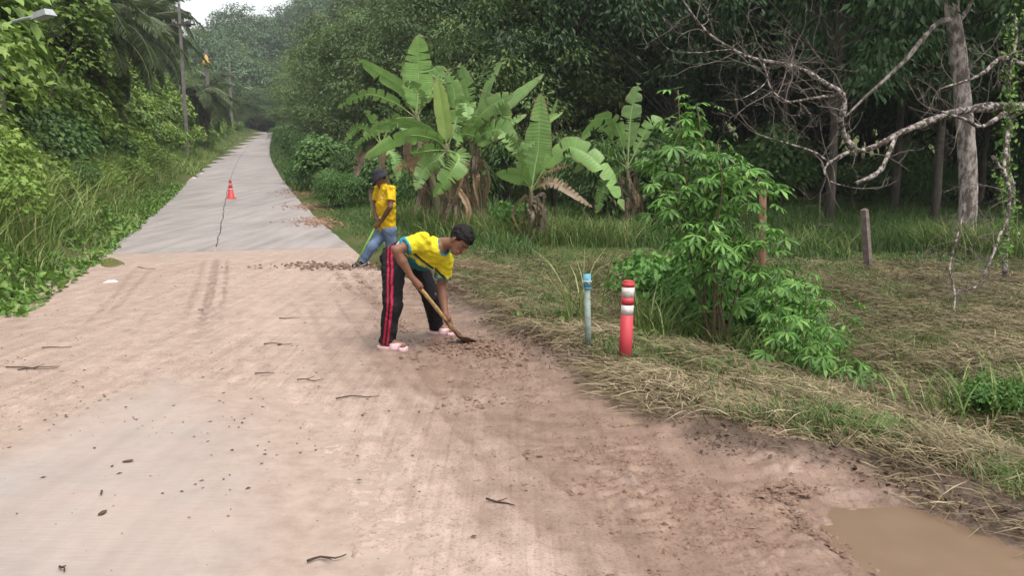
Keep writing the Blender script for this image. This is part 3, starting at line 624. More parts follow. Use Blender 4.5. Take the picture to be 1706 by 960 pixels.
# mown straw lying on the right verge and in the ditch
def strawd(x, y, s, t): return sm(2.55, 2.9, t-.75*sm(4.0, 3.2, s)+.5*(fbm(x*1.5, y*1.5, 2, 50)-.5))*(.25+.75*clump(x, y, .7, 51, .33, .55))*sm(17.5, 13.5, y)
n = 230000; rg = np.random.default_rng(8); y = 2.4+14*rg.random(n)**1.4; x = (-.1+.85*rg.random(n))*y+.4; s, t = st(x, y); kx = rg.random(n) < strawd(x, y, s, t); x, y, s, t = x[kx], y[kx], s[kx], t[kx]; n = len(x)
z = gz(x, y)+.005+.15*rg.random(n)**1.5*clump(x, y, 1.9, 52, .42, .66); az = rg.normal(.3, .8, n)+4*fbm(x*.5, y*.5, 2, 53)
ln = .07+.26*rg.random(n); D = np.column_stack([np.cos(az), np.sin(az), rg.normal(0, .16, n)]); N = rg.normal(0, .5, (n, 3)); N[:, 2] += 1
f1 = leaves(np.column_stack([x, y, z]), D, N, ln, .0035+.003*rg.random(n)+.0004*y, 'diamond', np.clip(.75*rg.random(n)+.9*(fbm(x*1.1, y*1.1, 3, 54)-.42)-.25*sm(6, 11, y), 0, 1))  # straw darkens with distance: tree shade over the field put into its colour
V = f1[0]; lim = gz(V[:, 0], V[:, 1], True)+.004; V[:, 2] = np.maximum(V[:, 2], lim)
stuff('mown_straw', [(V, f1[1], f1[2])], M['straw'], kind='stuff', label='dry mown straw lying over the right verge and ditch', cat='straw')
# stubble: upright dry and green stalks between the straw
n = 120000; rg = np.random.default_rng(9); y = 2.4+13*rg.random(n)**1.2; x = (-.1+.85*rg.random(n))*y+.4; s, t = st(x, y)
kx = rg.random(n) < sm(2.7, 3.1, t-.75*sm(4.2, 3.4, s))*np.maximum(.45*sm(6, 8, y), .15+.85*clump(x, y, .9, 61, .36, .58)); x, y = x[kx], y[kx]; n = len(x)
P = np.column_stack([x, y, gz(x, y)-.01]); stuff('short_green_grass', [blades(P, .05+.13*rg.random(n)*(.4+clump(x, y, 1.1, 62)), .006+.004*rg.random(n), .4+1.0*rg.random(n), rg.random(n)*6.28, 2)], M['grass'], kind='stuff', label='short green grass growing through the straw on the right verge', cat='grass')
# small broad weeds on the right verge
n = 9000; rg = np.random.default_rng(10); y = 2.6+9*rg.random(n)**1.2; x = (-.05+.8*rg.random(n))*y+.4; s, t = st(x, y); kx = rg.random(n) < clump(x, y, 1.3, 63, .5, .68)*sm(2.7, 3.0, t-.75*sm(4.2, 3.4, s))*sm(6, 4, t); x, y = x[kx], y[kx]; n = len(x)
P = np.column_stack([x, y, gz(x, y)+.02+.08*rg.random(n)]); D = rg.normal(0, 1, P.shape); N = rg.normal(0, .35, P.shape); N[:, 2] += 1; L = .025+.04*rg.random(n)
stuff('verge_weeds', [leaves(P, D, N, L, L*.8, 'heart')], M['weed'], kind='stuff', label='small broad leaved weeds along the muddy verge on the right', cat='weeds')

# crumbs of mud and plant debris on the road
def lumps(P, sz, seed):
    rg = np.random.default_rng(seed); n = len(P); base = np.array([(1.3, 0, 0), (-1.2, 0, 0), (0, 1, 0), (0, -1, 0), (0, 0, .6), (0, 0, -.4)], float)
    V = P[:, None]+base[None]*sz[:, None, None]*(.6+.8*rg.random((n, 6, 1)))+rg.normal(0, .15, (n, 6, 3))*sz[:, None, None]
    F = np.array([(0, 2, 4), (2, 1, 4), (1, 3, 4), (3, 0, 4), (2, 0, 5), (1, 2, 5), (3, 1, 5), (0, 3, 5)])
    return V.reshape(-1, 3), [(np.arange(n)[:, None, None]*6+F[None]).reshape(-1, 3)], np.repeat(rg.random(n), 8)
n = 90000; rg = np.random.default_rng(12); s = 2.4+12*rg.random(n); t = 1.2+2.0*rg.random(n)**.7; x, y = xy(s, t)
kx = (rg.random(n) < (clump(x*.8, y*3.2, 1.5, 71, .47, .62)*sm(1.1, 2.2, t)+.9*np.exp(-((t-2.72)/.16)**2))*sm(13.5, 11, s)) & (polyd(x, y, pud) > .12); x, y, s, t = x[kx], y[kx], s[kx], t[kx]
zc = zroad(s)+.012+np.maximum(0, gz(x, y)-zroad(s))*(t > 2.3); sz = .0035+.016*rg.random(len(x))**4
v1 = lumps(np.column_stack([x, y, zc+.004]), sz, 1)
g = G(570, 449); m = 420; q = rg.normal(0, 1, (m, 2))*np.array([.55, .22]); x, y = g[0]+q[:, 0]-.1, g[1]+q[:, 1]+.1; v2 = lumps(np.column_stack([x, y, zroad(st(x, y)[0])+.02+.04*rg.random(m)]), .012+.028*rg.random(m)**2, 2)
g = G(835, 585); m = 900; q = rg.normal(0, 1, (m, 2))*np.array([.30, .22]); x, y = g[0]+q[:, 0], g[1]+q[:, 1]; v3 = lumps(np.column_stack([x, y, np.maximum(zroad(st(x, y)[0]), gz(x, y))+.015+.02*rg.random(m)]), .008+.02*rg.random(m)**2, 3)
M['clod'] = simple('dark mud clods', (.22, .135, .095), (.09, .053, .036), 30, .6, .3, 60)
stuff('mud_clods', [v1, v2, v3], M['clod'], kind='stuff', label='crumbled wet mud clods scraped along the right road edge', cat='mud')
# dark wet leaf litter raked against the right verge
n = 22000; rg = np.random.default_rng(112); s = 2.4+9.5*rg.random(n); t = 2.80+.13*rg.normal(size=n)+.45*(fbm(s*.8, 0*s, 3, 22)-.5)+.6*sm(3.9, 3.1, s); x, y = xy(s, t); kx = (polyd(x, y, pud) > .03) & (rg.random(n) < .3+.7*clump(x, y, 2, 74)); x, y, s, t = x[kx], y[kx], s[kx], t[kx]; n = len(x)
P = np.column_stack([x, y, np.maximum(gz(x, y), zroad(s)*(t < 2.5))+.02+.03*rg.random(n)]); D = rg.normal(0, 1, P.shape)*np.array([1, 1, .35]); N = rg.normal(0, .6, P.shape); N[:, 2] += .8; L = .012+.04*rg.random(n)**2
stuff('leaf_litter', [leaves(P, D, N, L, L*np.where(rg.random(n) < .5, .15, .5), 'diamond')], M['litter'], kind='stuff', label='dark wet leaf litter raked along the right road edge', cat='leaf litter')
# red earth spoil patches on the far grass
M['earth'] = simple('red earth', (.34, .20, .14), (.2, .11, .07), 20, .9, .3, 50)
vv = []
for i, (px, py, rx) in enumerate([(770, 438, .5), (800, 450, .35), (520, 345, .5), (505, 322, .6), (530, 372, .45)]):
    g = G(px, py); rg = np.random.default_rng(i+90); m = 450; q = rg.normal(0, 1, (m, 2))*np.array([rx*.8, rx*1.6])@np.array([[.947, .322], [-.322, .947]]) if px < 600 else rg.normal(0, 1, (m, 2))*np.array([rx*.9, rx*.6]); x, y = g[0]+q[:, 0], g[1]+q[:, 1]
    vv.append(lumps(np.column_stack([x, y, gz(x, y)+.01+.03*rg.random(m)]), .012+.03*rg.random(m)**3, i+5))
stuff('earth_spoil', vv, M['earth'], kind='stuff', label='loose reddish earth thrown on the grass beyond the road edge', cat='earth')
# fine plant crumbs
n = 4500; rg = np.random.default_rng(13); s = 2.3+12.5*rg.random(n)**1.2; t = -2.3+4.6*rg.random(n); x, y = xy(s, t)
P = np.column_stack([x, y, zroad(s)+np.where(polyd(x, y, bare) < .1, .004, .0175)]); az = rg.random(n)*6.28; D = np.column_stack([np.cos(az), np.sin(az), 0*az]); N = rg.normal(0, .2, (n, 3)); N[:, 2] += 1
L = .008+.03*rg.random(n)**3; k1 = rg.random(n) < .25+.75*clump(x, y, .9, 81, .4, .6); stuff('plant_crumbs', [leaves(P[k1], D[k1], N[k1], L[k1], L[k1]*.4+.002, 'diamond')], M['litter'], kind='stuff', label='dark plant crumbs scattered over the muddy road', cat='debris')
# single twigs and dead leaves one can pick out on the road
def twig(px, py, L, az, seed, label, leafy=False, fork=True):
    g = G(px, py); rg = np.random.default_rng(seed); t = thing('twig' if not leafy else 'dead_leaf', (g[0], g[1], float(zroad(st(g[0], g[1])[0]))+(.002 if polyd(g[0], g[1], bare) < .15 else .017)), label, 'twig' if not leafy else 'leaf', 'twigs and leaves lying on the road', az); mb = MB()
    if leafy:
        mb.add([(0, 0, .003), (L*.3, -L*.26, .007), (L*.7, -L*.2, .004), (L, 0, .008), (L*.7, L*.22, .009), (L*.3, L*.25, .004), (L*.5, 0, .002)], [(i, (i+1) % 6, 6) for i in range(6)], .3); put('blade', mb.mesh('dead_leaf'), M['litter'], t); return
    pts = [(q*L, .1*L*rg.normal()*(0 < q < 1), .006+.01*rg.random()) for q in (0, .35, .7, 1)]
    mb.tube(spline(pts, 7), np.linspace(.006, .0025, 7), 5, a=.2); put('stem', mb.mesh('twig'), M['litter'], t)
    if fork:
        mb = MB(); mb.tube([pts[1], (L*.6, L*.25*(1 if seed % 2 else -1), .02)], [.004, .002], 4, a=.2); put('side_shoot', mb.mesh('side_shoot'), M['litter'], t)
TW = [(10, 618, .45, -.1, 'forked dark twig at the left edge of the muddy road'), (30, 622, .3, .4, 'short twig crossing the dark one at the left road edge'), (70, 585, .25, .2, 'thin twig on the mud near the left grass'),
      (330, 520, .13, -.7, 'lone straight twig left of the tyre track'), (465, 535, .22, .1, 'dark twig midway between tyre track and bending worker'), (440, 580, .25, .1, 'matted dark twig in the middle of the road'), (425, 628, .15, .1, 'small dark twig on the bare patch rim'),
      (495, 640, .2, .05, 'twig below the pink slipper worker on the left'), (560, 672, .3, .2, 'long thin twig on the ruts in the middle of the road'), (810, 843, .16, -.5, 'curved twig on the wheel ruts near the bottom'), (512, 942, .16, .35, 'twig near the bottom edge on the concrete'), (170, 822, .06, -1.2, 'tiny hooked twig on the bare concrete'),
      (230, 448, .5, -.6, 'bent twig beside the olive puddle'), (100, 950, .06, -.8, 'tiny twig at the bottom left corner')]
for i, (px, py, L, az, lab) in enumerate(TW): twig(px, py, L, az, 100+i, lab, fork=i % 3 != 2)
for i, (px, py, L, lab) in enumerate([(203, 772, .07, 'dead curled leaf on the bare concrete at lower left'), (163, 862, .06, 'flat dead leaf on the concrete near the bottom left'), (905, 770, .05, 'dead leaf on the mud right of the ruts'), (470, 578, .06, 'dead leaf in the middle of the muddy road')]): twig(px, py, L, i*1.3, 140+i, lab, True)

# ================================================================== BANANAS, CASSAVA, TREES WITH A FACE OF THEIR OWN
def bleaf_mat(name, c1, c2, trans=.35):
    m, nd, lk, bs = nmat(name)
    uv = nd.new('ShaderNodeAttribute'); uv.attribute_name = 'rib'
    wv = nd.new('ShaderNodeMath'); wv.operation = 'SINE'; ml = nd.new('ShaderNodeMath'); ml.operation = 'MULTIPLY'; ml.inputs[1].default_value = 260
    lk.new(uv.outputs['Fac'], ml.inputs[0]); lk.new(ml.outputs[0], wv.inputs[0])
    n = tex(nd, lk, 3, 4); rp = ramp(nd, [(.3, c1), (.7, c2)]); lk.new(n.outputs[0], rp.inputs[0])
    oi = nd.new('ShaderNodeObjectInfo'); mr = nd.new('ShaderNodeMapRange'); mr.inputs[3].default_value = .75; mr.inputs[4].default_value = 1.3; lk.new(oi.outputs['Random'], mr.inputs[0])
    hv = nd.new('ShaderNodeHueSaturation'); lk.new(rp.outputs[0], hv.inputs['Color']); lk.new(mr.outputs[0], hv.inputs['Value'])
    ma = nd.new('ShaderNodeAttribute'); ma.attribute_name = 'mar'; nn = tex(nd, lk, 7, 5, .7); ad = nd.new('ShaderNodeMath'); ad.operation = 'ADD'; lk.new(ma.outputs['Fac'], ad.inputs[0]); lk.new(nn.outputs[0], ad.inputs[1]); mf = ramp(nd, [(.0, (0,)*3), (1, (1,)*3)]); mg = nd.new('ShaderNodeMapRange'); mg.inputs[1].default_value = 1.36; mg.inputs[2].default_value = 1.6; lk.new(ad.outputs[0], mg.inputs[0])
    brown = mixc(nd, lk, mg.outputs[0], hv.outputs[0], (.24, .16, .08))
    lk.new(brown, bs.inputs['Base Color']); bs.inputs['Roughness'].default_value = .42; bs.inputs['Specular IOR Level'].default_value = .4
    bump(nd, lk, bs, wv.outputs[0], .25, .006)
    tr = nd.new('ShaderNodeBsdfTranslucent'); lk.new(hv.outputs[0], tr.inputs[0]); mx = nd.new('ShaderNodeMixShader'); mx.inputs[0].default_value = trans
    lk.new(bs.outputs[0], mx.inputs[1]); lk.new(tr.outputs[0], mx.inputs[2]); lk.new(mx.outputs[0], nd['Material Output'].inputs[0]); return m
M['bleaf'] = bleaf_mat('banana leaf', (.125, .235, .06), (.205, .345, .095)); M['bpale'] = bleaf_mat('young banana leaf', (.22, .32, .075), (.30, .40, .11), .45)
M['bdry'] = bleaf_mat('dry banana leaf', (.20, .125, .07), (.36, .25, .15), .2); M['bgrey'] = bleaf_mat('withered banana leaf', (.085, .06, .042), (.19, .145, .10), .1); M['rib'] = simple('banana midrib', (.30, .36, .14), (.2, .27, .09), 8, .5, 0)
M['pseudo'] = simple('banana pseudostem', (.19, .20, .10), (.10, .075, .045), 6, .7, .4, 12, .2, (1, 1, .2), .02)
def banana_leaf(parent, pts, wd, roll, mat, torn=0, seed=0, pet=.16, fold=.25):
    """pts: world points from the crown to the tip along the midrib; wd metres; roll: degrees the blade turns away from the viewer."""
    rg = np.random.default_rng(seed); n = 30; c = spline(pts, n); T = unit(np.gradient(c, axis=0)); off = np.array(parent.location)
    yv = np.array([0, 1., 0]); a = unit(np.cross(T, yv)); b = unit(np.cross(a, T)); r = R(roll); S = unit(a*math.cos(r)+b*math.sin(r)); N = unit(np.cross(S, T))
    N = np.where((N[:, 2:3]*.6-N[:, 1:2]*.4) < 0, -N, N)
    u = np.linspace(0, 1, n); wprof = np.where(u < pet, 0, np.sin(np.pi*np.clip((u-pet)/(1-pet), 0, 1)**.82)**.55)*wd*.5
    V = []; F = []; rib = []; mar = []; nv = 0
    tear = {-1: 0., 1: 0.}
    for sd in (-1, 1):
        i0 = int(pet*n); cuts = [i0]
        for i in range(i0+1, n-1):
            if rg.random() < torn: cuts.append(i)
        cuts.append(n-1)
        for ia, ib in zip(cuts[:-1], cuts[1:]):
            dr = rg.normal(0, .18)*(torn > 0)-(torn > 0)*.16*rg.random(); sh = (rg.normal(0, .25))*(torn > 0)
            k = ib-ia+1; base = nv
            for j, i in enumerate(range(ia, ib+1)):
                gap = (.985 if (torn and j in (0, k-1)) else 1)
                for q in (0, .5, 1.0):
                    w = wprof[i]*q*(gap if q == 1 else 1)*(1+.04*rg.normal())
                    pnt = c[i]+S[i]*sd*w+N[i]*(.05*w*math.sin(i*1.9+sd+seed)*q+fold*w*(1 if q < .6 else .75)+dr*w*q-.35*fold*w*q*q)+T[i]*(.12*w*q+sh*.12*w*q)+(T[i]*np.linalg.norm(c[1]-c[0])*q*(.55 if j == 0 and ia > i0 else -.55 if j == k-1 and ib < n-1 else 0) if torn else 0)
                    V.append(pnt); rib.append(u[i]+.02*q); mar.append(q*(1 if torn else .6)+.25*(u[i] > .93))
                nv += 3
            for j in range(k-1):
                for q in (0, 1):
                    e = base+j*3+q; F.append((e, e+1, e+4, e+3) if sd > 0 else (e, e+3, e+4, e+1))
    me = mesh('banana_leaf', np.array(V)-off, [np.array(F)], True, {'rib': ('POINT', rib), 'mar': ('POINT', mar)})
    o = put('leaf', me, mat, parent); mb = MB(); mb.tube(c-N*.006, np.linspace(.03, .004, n)*(wd/.6), 5, a=.5); put('midrib', mb.mesh('midrib', off=off), M['rib'], o)
    return o
def CR(x, y): return 430+x/2.666, 40+y/2.666           # measured on an enlarged view
def banana(base_px, crown, Y, lv, label, seed, trunk_r=.11, group=None):
    cx, cy = CR(*crown); cw = W(cx, cy, Y); bx = W(*base_px, Y); g = float(gz(bx[0], Y))
    t = thing('banana_plant', (bx[0], Y, g-.05), label, 'banana plant', group)
    mb = MB(); p0 = np.array([bx[0], Y, g-.1]); mid = (p0+cw)/2+np.array([.04, 0, 0]); mb.tube(spline([p0, mid, cw+np.array([0, 0, .15])], 10), np.linspace(trunk_r*1.15, trunk_r*.5, 10), 12, wob=.1)
    put('pseudostem', mb.mesh('pseudostem', off=t.location), M['pseudo'], t)
    for i, (pts, wpx, roll, mt, torn) in enumerate(lv):
        P = [cw]+[W(*CR(p[0], p[1]), Y+p[2]) for p in pts]; banana_leaf(t, P, wpx/2.666*Y/FPX*.9, roll, M[mt], min(.5, torn*2.4+.03), seed*20+i)
    rg = random.Random(seed)
    for i in range(22 if seed < 6 else 7):      # withered leaf strips hanging round the stem
        a = rg.uniform(0, 6.28); h0 = rg.uniform(.35, .95)*(cw[2]-g)+g; L = rg.uniform(.5, 1.1)*min(1.3, h0-g); q = np.array([math.cos(a), math.sin(a)*.8, 0])
        c0 = p0+(cw-p0)*((h0-g)/(cw[2]-g)); c0[2] = h0
        pts = [c0+q*.06, c0+q*rg.uniform(.12, .3)+np.array([0, 0, .05]), c0+q*rg.uniform(.15, .42)+np.array([rg.uniform(-.08, .08), 0, -.4*L]), c0+q*rg.uniform(.08, .4)+np.array([rg.uniform(-.15, .15), 0, -L])]
        banana_leaf(t, pts, rg.uniform(.05, .2), rg.uniform(-80, 80), M['bdry' if rg.random() < .4 else 'bgrey'], .5, seed*50+i, .08, .9)
    return t
banana((738, 378), (700, 415), 20.2, [
    ([(708, 330, 0), (712, 200, 0), (715, 42, -.1)], 150, 4, 'bleaf', .05), ([(640, 290, .2), (560, 235, .3), (438, 150, .3)], 85, 38, 'bleaf', .03),
    ([(600, 345, -.2), (480, 312, -.4), (350, 372, -.6)], 66, 42, 'bleaf', .08), ([(735, 330, -.3), (700, 280, -.6), (648, 262, -.8)], 62, 35, 'bleaf', .1),
    ([(655, 330, .5), (645, 240, .6), (640, 170, .6)], 50, 55, 'bleaf', .05), ([(770, 300, .4), (800, 230, .5), (832, 192, .5)], 100, 15, 'bleaf', .1), ([(610, 420, -.2), (540, 460, -.4), (420, 545, -.6)], 62, 38, 'bleaf', .2)],
    'tallest banana plant with one broad leaf standing straight up', 1)
banana((765, 385), (838, 560), 19.0, [
    ([(832, 470, 0), (815, 350, 0), (795, 232, 0)], 78, 12, 'bpale', 0), ([(790, 500, -.2), (660, 438, -.4), (512, 462, -.7)], 74, 36, 'bleaf', .06),
    ([(780, 510, -.3), (650, 500, -.6), (468, 596, -.9)], 84, 34, 'bleaf', .08), ([(890, 585, -.4), (870, 640, -.7), (778, 768, -.8)], 120, 20, 'bleaf', .22),
    ([(790, 560, -.3), (740, 565, -.6), (672, 572, -.8)], 70, 40, 'bleaf', .1), ([(800, 600, -.2), (740, 640, -.3), (700, 740, -.5)], 95, 15, 'bleaf', .2), ([(770, 590, -.1), (680, 610, -.2), (600, 660, -.3)], 70, 30, 'bdry', .2),
    ([(880, 420, .3), (870, 300, .4), (840, 200, .5)], 95, 10, 'bleaf', .1)],
    'banana plant with a pale yellow green young leaf in the middle of the clump', 2)
banana((800, 388), (945, 530), 19.6, [
    ([(1010, 440, 0), (1130, 335, .1), (1270, 222, .2)], 66, 35, 'bleaf', .03), ([(960, 440, -.3), (1050, 350, -.5), (1135, 312, -.7)], 92, 25, 'bleaf', .1),
    ([(940, 400, .3), (925, 280, .4), (895, 172, .5)], 90, 22, 'bleaf', .1), ([(985, 400, .4), (1030, 260, .6), (1092, 140, .7)], 50, 35, 'bleaf', .05),
    ([(1030, 440, -.2), (1080, 400, -.3), (1000, 300, -.2)], 110, 10, 'bleaf', .1), ([(1020, 480, -.4), (1090, 480, -.7), (1150, 590, -.9)], 110, 25, 'bleaf', .25),
    ([(930, 430, -.5), (920, 350, -.8), (935, 425, -1.1)], 100, 10, 'bleaf', .25), ([(1060, 450, 0), (1100, 410, 0), (1105, 370, 0)], 60, 10, 'bpale', 0), ([(960, 500, -.4), (900, 490, -.8), (880, 545, -1)], 80, 30, 'bleaf', .2),
    ([(1000, 520, -.3), (1060, 470, -.3), (1195, 400, -.3)], 70, 30, 'bleaf', .15)],
    'bushy banana plant at the right of the clump with crossing leaves', 3)
banana((880, 386), (1212, 745), 18.2, [
    ([(1228, 640, 0), (1245, 540, 0), (1256, 305, 0)], 142, 3, 'bleaf', .02), ([(1290, 620, -.2), (1390, 548, -.4), (1530, 640, -.6), (1628, 830, -.8)], 108, 28, 'bleaf', .12),
    ([(1270, 665, -.1), (1330, 640, -.1), (1385, 625, -.2)], 45, 30, 'bdry', .3), ([(1260, 715, -.2), (1330, 712, -.3), (1485, 815, -.5)], 62, 25, 'bdry', .45), ([(1190, 700, -.2), (1130, 670, -.3), (1055, 662, -.4)], 78, 25, 'bleaf', .08),
    ([(1190, 640, .1), (1150, 530, .1), (1100, 490, 0)], 90, 20, 'bleaf', .2), ([(1250, 600, .3), (1300, 420, .4), (1330, 330, .4)], 34, 40, 'bleaf', 0), ([(1230, 620, .2), (1270, 450, .3), (1355, 390, .3)], 50, 30, 'bleaf', 0), ([(1180, 640, -.2), (1170, 560, -.4), (1230, 520, -.5)], 70, 30, 'bleaf', .2)],
    'separate small banana plant with one round upright leaf and a long arching leaf', 4, .085)
banana((1042, 345), (1640, 640), 23.5, [
    ([(1560, 500, 0), (1500, 450, -.2), (1425, 520, -.4)], 70, 38, 'bleaf', .15), ([(1600, 480, 0), (1560, 420, 0), (1470, 430, 0)], 80, 35, 'bleaf', .1), ([(1650, 480, .2), (1660, 380, .3), (1690, 260, .4)], 100, 15, 'bleaf', .1),
    ([(1580, 600, -.2), (1500, 580, -.3), (1400, 660, -.4)], 80, 35, 'bleaf', .2), ([(1600, 660, -.3), (1540, 720, -.4), (1500, 840, -.5)], 90, 20, 'bleaf', .2), ([(1700, 520, 0), (1760, 430, 0), (1860, 520, -.2)], 80, 35, 'bleaf', .15), ([(1690, 620, -.2), (1750, 640, -.3), (1790, 760, -.4)], 80, 25, 'bleaf', .2)],
    'shaded banana plant at the edge of the dark wood behind the cassava', 5)
banana((632, 335), (545, 540), 23, [
    ([(500, 480, 0), (440, 460, -.2), (380, 530, -.4)], 60, 38, 'bleaf', .25), ([(580, 470, 0), (630, 450, -.2), (680, 530, -.4)], 60, 35, 'bleaf', .25), ([(530, 470, .2), (510, 420, .2), (470, 380, .2)], 56, 30, 'bleaf', .1), ([(500, 560, -.2), (460, 590, -.3), (430, 680, -.4)], 60, 30, 'bgrey', .3), ([(580, 560, -.2), (610, 600, -.3), (620, 700, -.4)], 60, 30, 'bleaf', .25)],
    'drooping banana plant directly behind the hatted worker', 7, .12)

# ---- cassava: every palmate leaf is a part
def cassava_leaf(name, nl, seed):
    rg = np.random.default_rng(seed); mb = MB(); mb.tube([(-.22, 0, .05), (-.1, 0, .025), (0, 0, 0)], [.003, .003, .0025], 3, False, .95)
    for i in range(nl):
        a = (i-(nl-1)/2)*(4.3/nl); L = .19*(1-.28*abs(a)/2.2)*(.9+.2*rg.random()); d = np.array([math.cos(a), math.sin(a)]); q = np.array([-d[1], d[0]]); w = .0225
        prof = [(.0, .10, 0), (.30, .55, -.004), (.62, 1.0, -.02), (.82, .62, -.04), (1.0, 0.04, -.065)]
        V = []; 
        for f, ww, z in prof:
            for sd, zz in ((-1, .008*ww), (0, -.003), (1, .008*ww)): p2 = d*L*f+q*sd*w*ww; V.append((p2[0], p2[1], z*(.7+.6*rg.random())+zz))
        F = []
        for j in range(4): F += [(3*j, 3*j+1, 3*j+4, 3*j+3), (3*j+1, 3*j+2, 3*j+5, 3*j+4)]
        mb.add(V, F, rg.random())
    return mb.mesh(name)
CL = [cassava_leaf('cassava_leaf', n, i) for i, n in enumerate((7, 6, 7, 5))]
M['castem'] = simple('cassava stem', (.19, .13, .085), (.09, .075, .04), 14, .8, .3)
def cassava(base_px, stems, nleaf, Y, label, lsc=1.0, seed=0, thick=.016):
    b = W(*base_px, Y); g = float(gz(b[0], Y)); t = thing('cassava_plant', (b[0], Y, g), label, 'cassava plant'); off = np.array(t.location); rg = np.random.default_rng(seed); ex = []
    for st_ in stems:
        pts = [np.array([b[0]+rg.normal(0, .06), Y+rg.normal(0, .06), g-.05])]+[W(p[0], p[1], Y+p[2]) for p in st_]; c = spline(pts, 14); mb = MB(); mb.tube(c, np.linspace(thick, .005, 14), 6); put('stem', mb.mesh('cassava_stem', off=off), M['castem'], t); ex.append(c)
    for i in range(nleaf):
        c = ex[i % len(ex)]; u = .12+.88*rg.random()**.72; j = u*(len(c)-1); j0 = min(int(j), len(c)-2); p = c[j0]+(c[j0+1]-c[j0])*(j-j0)
        az = i*2.39996+rg.normal(0, .3); reach = (.10+.34*rg.random())*(1.25-.55*u)*lsc; pit = .15+.5*(u-.5)+rg.normal(0, .2)
        o = put('leaf', CL[i % 4], M['cassava'], t); q = p+np.array([math.cos(az)*reach, math.sin(az)*reach, .05*lsc+.12*reach])
        o.location = q-off; o.rotation_euler = (rg.normal(0, .25), .35-.5*pit+rg.normal(0, .2), az); s = lsc*(.75+.5*rg.random())*(.75 if u > .95 else 1); o.scale = (s, s, s)
    return t
def CA(x, y): return 940+x/1.714, 100+y/1.714
def cs(*p): return [(*CA(x, y), d) for x, y, d in p]
cassava(CA(440, 735), [cs((400, 520, 0), (340, 300, 0), (325, 85, 0)), cs((430, 500, .2), (400, 300, .1), (380, 130, 0)), cs((430, 520, -.2), (450, 380, -.3), (440, 240, -.3)), cs((480, 520, 0), (520, 420, 0), (555, 340, 0)),
        cs((390, 560, -.1), (320, 460, -.2), (270, 370, -.3)), cs((460, 600, .2), (520, 500, .3), (530, 300, .3)), cs((360, 560, 0), (330, 400, .1), (265, 240, .1)), cs((430, 620, -.4), (420, 560, -.5), (400, 480, -.6)), cs((500, 640, -.3), (540, 570, -.4), (570, 480, -.4))], 290, 8.4,
        'tall cassava shrub with palmate leaves behind the red and white post', .82, 3)
cassava(CA(690, 890), [cs((680, 800, 0), (690, 700, 0), (690, 625, 0)), cs((720, 850, -.2), (770, 760, -.2), (780, 690, -.2)), cs((640, 840, 0), (610, 740, .1), (600, 660, .1)), cs((690, 880, -.5), (700, 850, -.6), (720, 820, -.6)), cs((650, 860, -.2), (630, 800, -.3), (640, 740, -.3)), cs((760, 900, -.4), (800, 900, -.5), (810, 880, -.5))], 95, 7.5,
        'low cassava plant spreading right of the tall cassava shrub', .72, 5, .011)
# leafy weeds round the cassava foot
def weedclump(px, py, sc, i, label, proto):
    g = G(px, py); shrub(proto, g[0], g[1], sc, i*1.7, 'weed_clump', label, None, 'weeds', 1.1)
WEED = [shrub_proto('weed_foliage', 200+i, .8, 1.0, 3200, .085, M['cassava'], ('heart', 'lance')[i % 2], shell=.4) for i in range(2)]
for i, (px, py, sc, lab) in enumerate([(1150, 560, .95, 'leafy weed clump at the left foot of the tall cassava'), (1215, 566, 1.0, 'leafy weed clump under the middle of the tall cassava'), (1275, 575, .62, 'leafy weed clump between the two cassava plants'), (1345, 605, .45, 'small weed clump in front of the low cassava plant'), (1652, 690, .28, 'young broad leaved weed on the verge at the right edge'),
                                       (1120, 500, .6, 'weed clump behind the red and white post'), (860, 395, .7, 'weed clump at the foot of the small banana plant')]): weedclump(px, py, sc, i, lab, WEED[i % 2])

# ---- pale trunk and dead branches on the right
def CB(x, y): return 1080+x/1.778, y/1.778
Yt = 17.5; t = thing('pale_trunk_tree', (W(1615, 330, Yt)[0], Yt, float(gz(W(1615, 330, Yt)[0], Yt))), 'tall pale lichen trunk standing at the edge of the wood on the right', 'tree'); mb = MB(); off = np.array(t.location)
pt = [off+np.array([.02, 0, -.2])]+[W(*CB(x, y), Yt) for x, y in ((948, 560), (942, 420), (932, 300), (918, 150), (900, 30), (885, -150), (860, -420))]; mb.tube(spline(pt, 22), np.linspace(.20, .13, 22), 14, wob=.06); put('trunk', mb.mesh('pale_trunk', off=off), M['palebark'], t)
for b in ([(905, 60, 0), (860, 65, -.2), (800, 130, -.5), (760, 180, -.6), (690, 245, -.6), (640, 290, -.7), (585, 345, -.8)], [(920, 60, 0), (950, 20, .2), (980, -60, .4)], [(890, 10, 0), (840, -10, .2), (740, -60, .4)]):
    mb = MB(); c = spline([W(*CB(x, y), Yt+d) for x, y, d in b], 16); mb.tube(c, np.linspace(.065, .02, 16), 7, wob=.1); put('branch', mb.mesh('pale_branch', off=off), M['palebark'], t)
put('crown', RUB[0][0], None, t).location = (0, 0, 1.2)
rg = np.random.default_rng(31); base = W(*CB(1052, 800), 11.6); gb = float(gz(base[0], base[1])); t = thing('dead_tree', (base[0], base[1], gb), 'leafless dead tree with lichen spotted branches reaching across from the right edge', 'tree'); off = np.array(t.location)
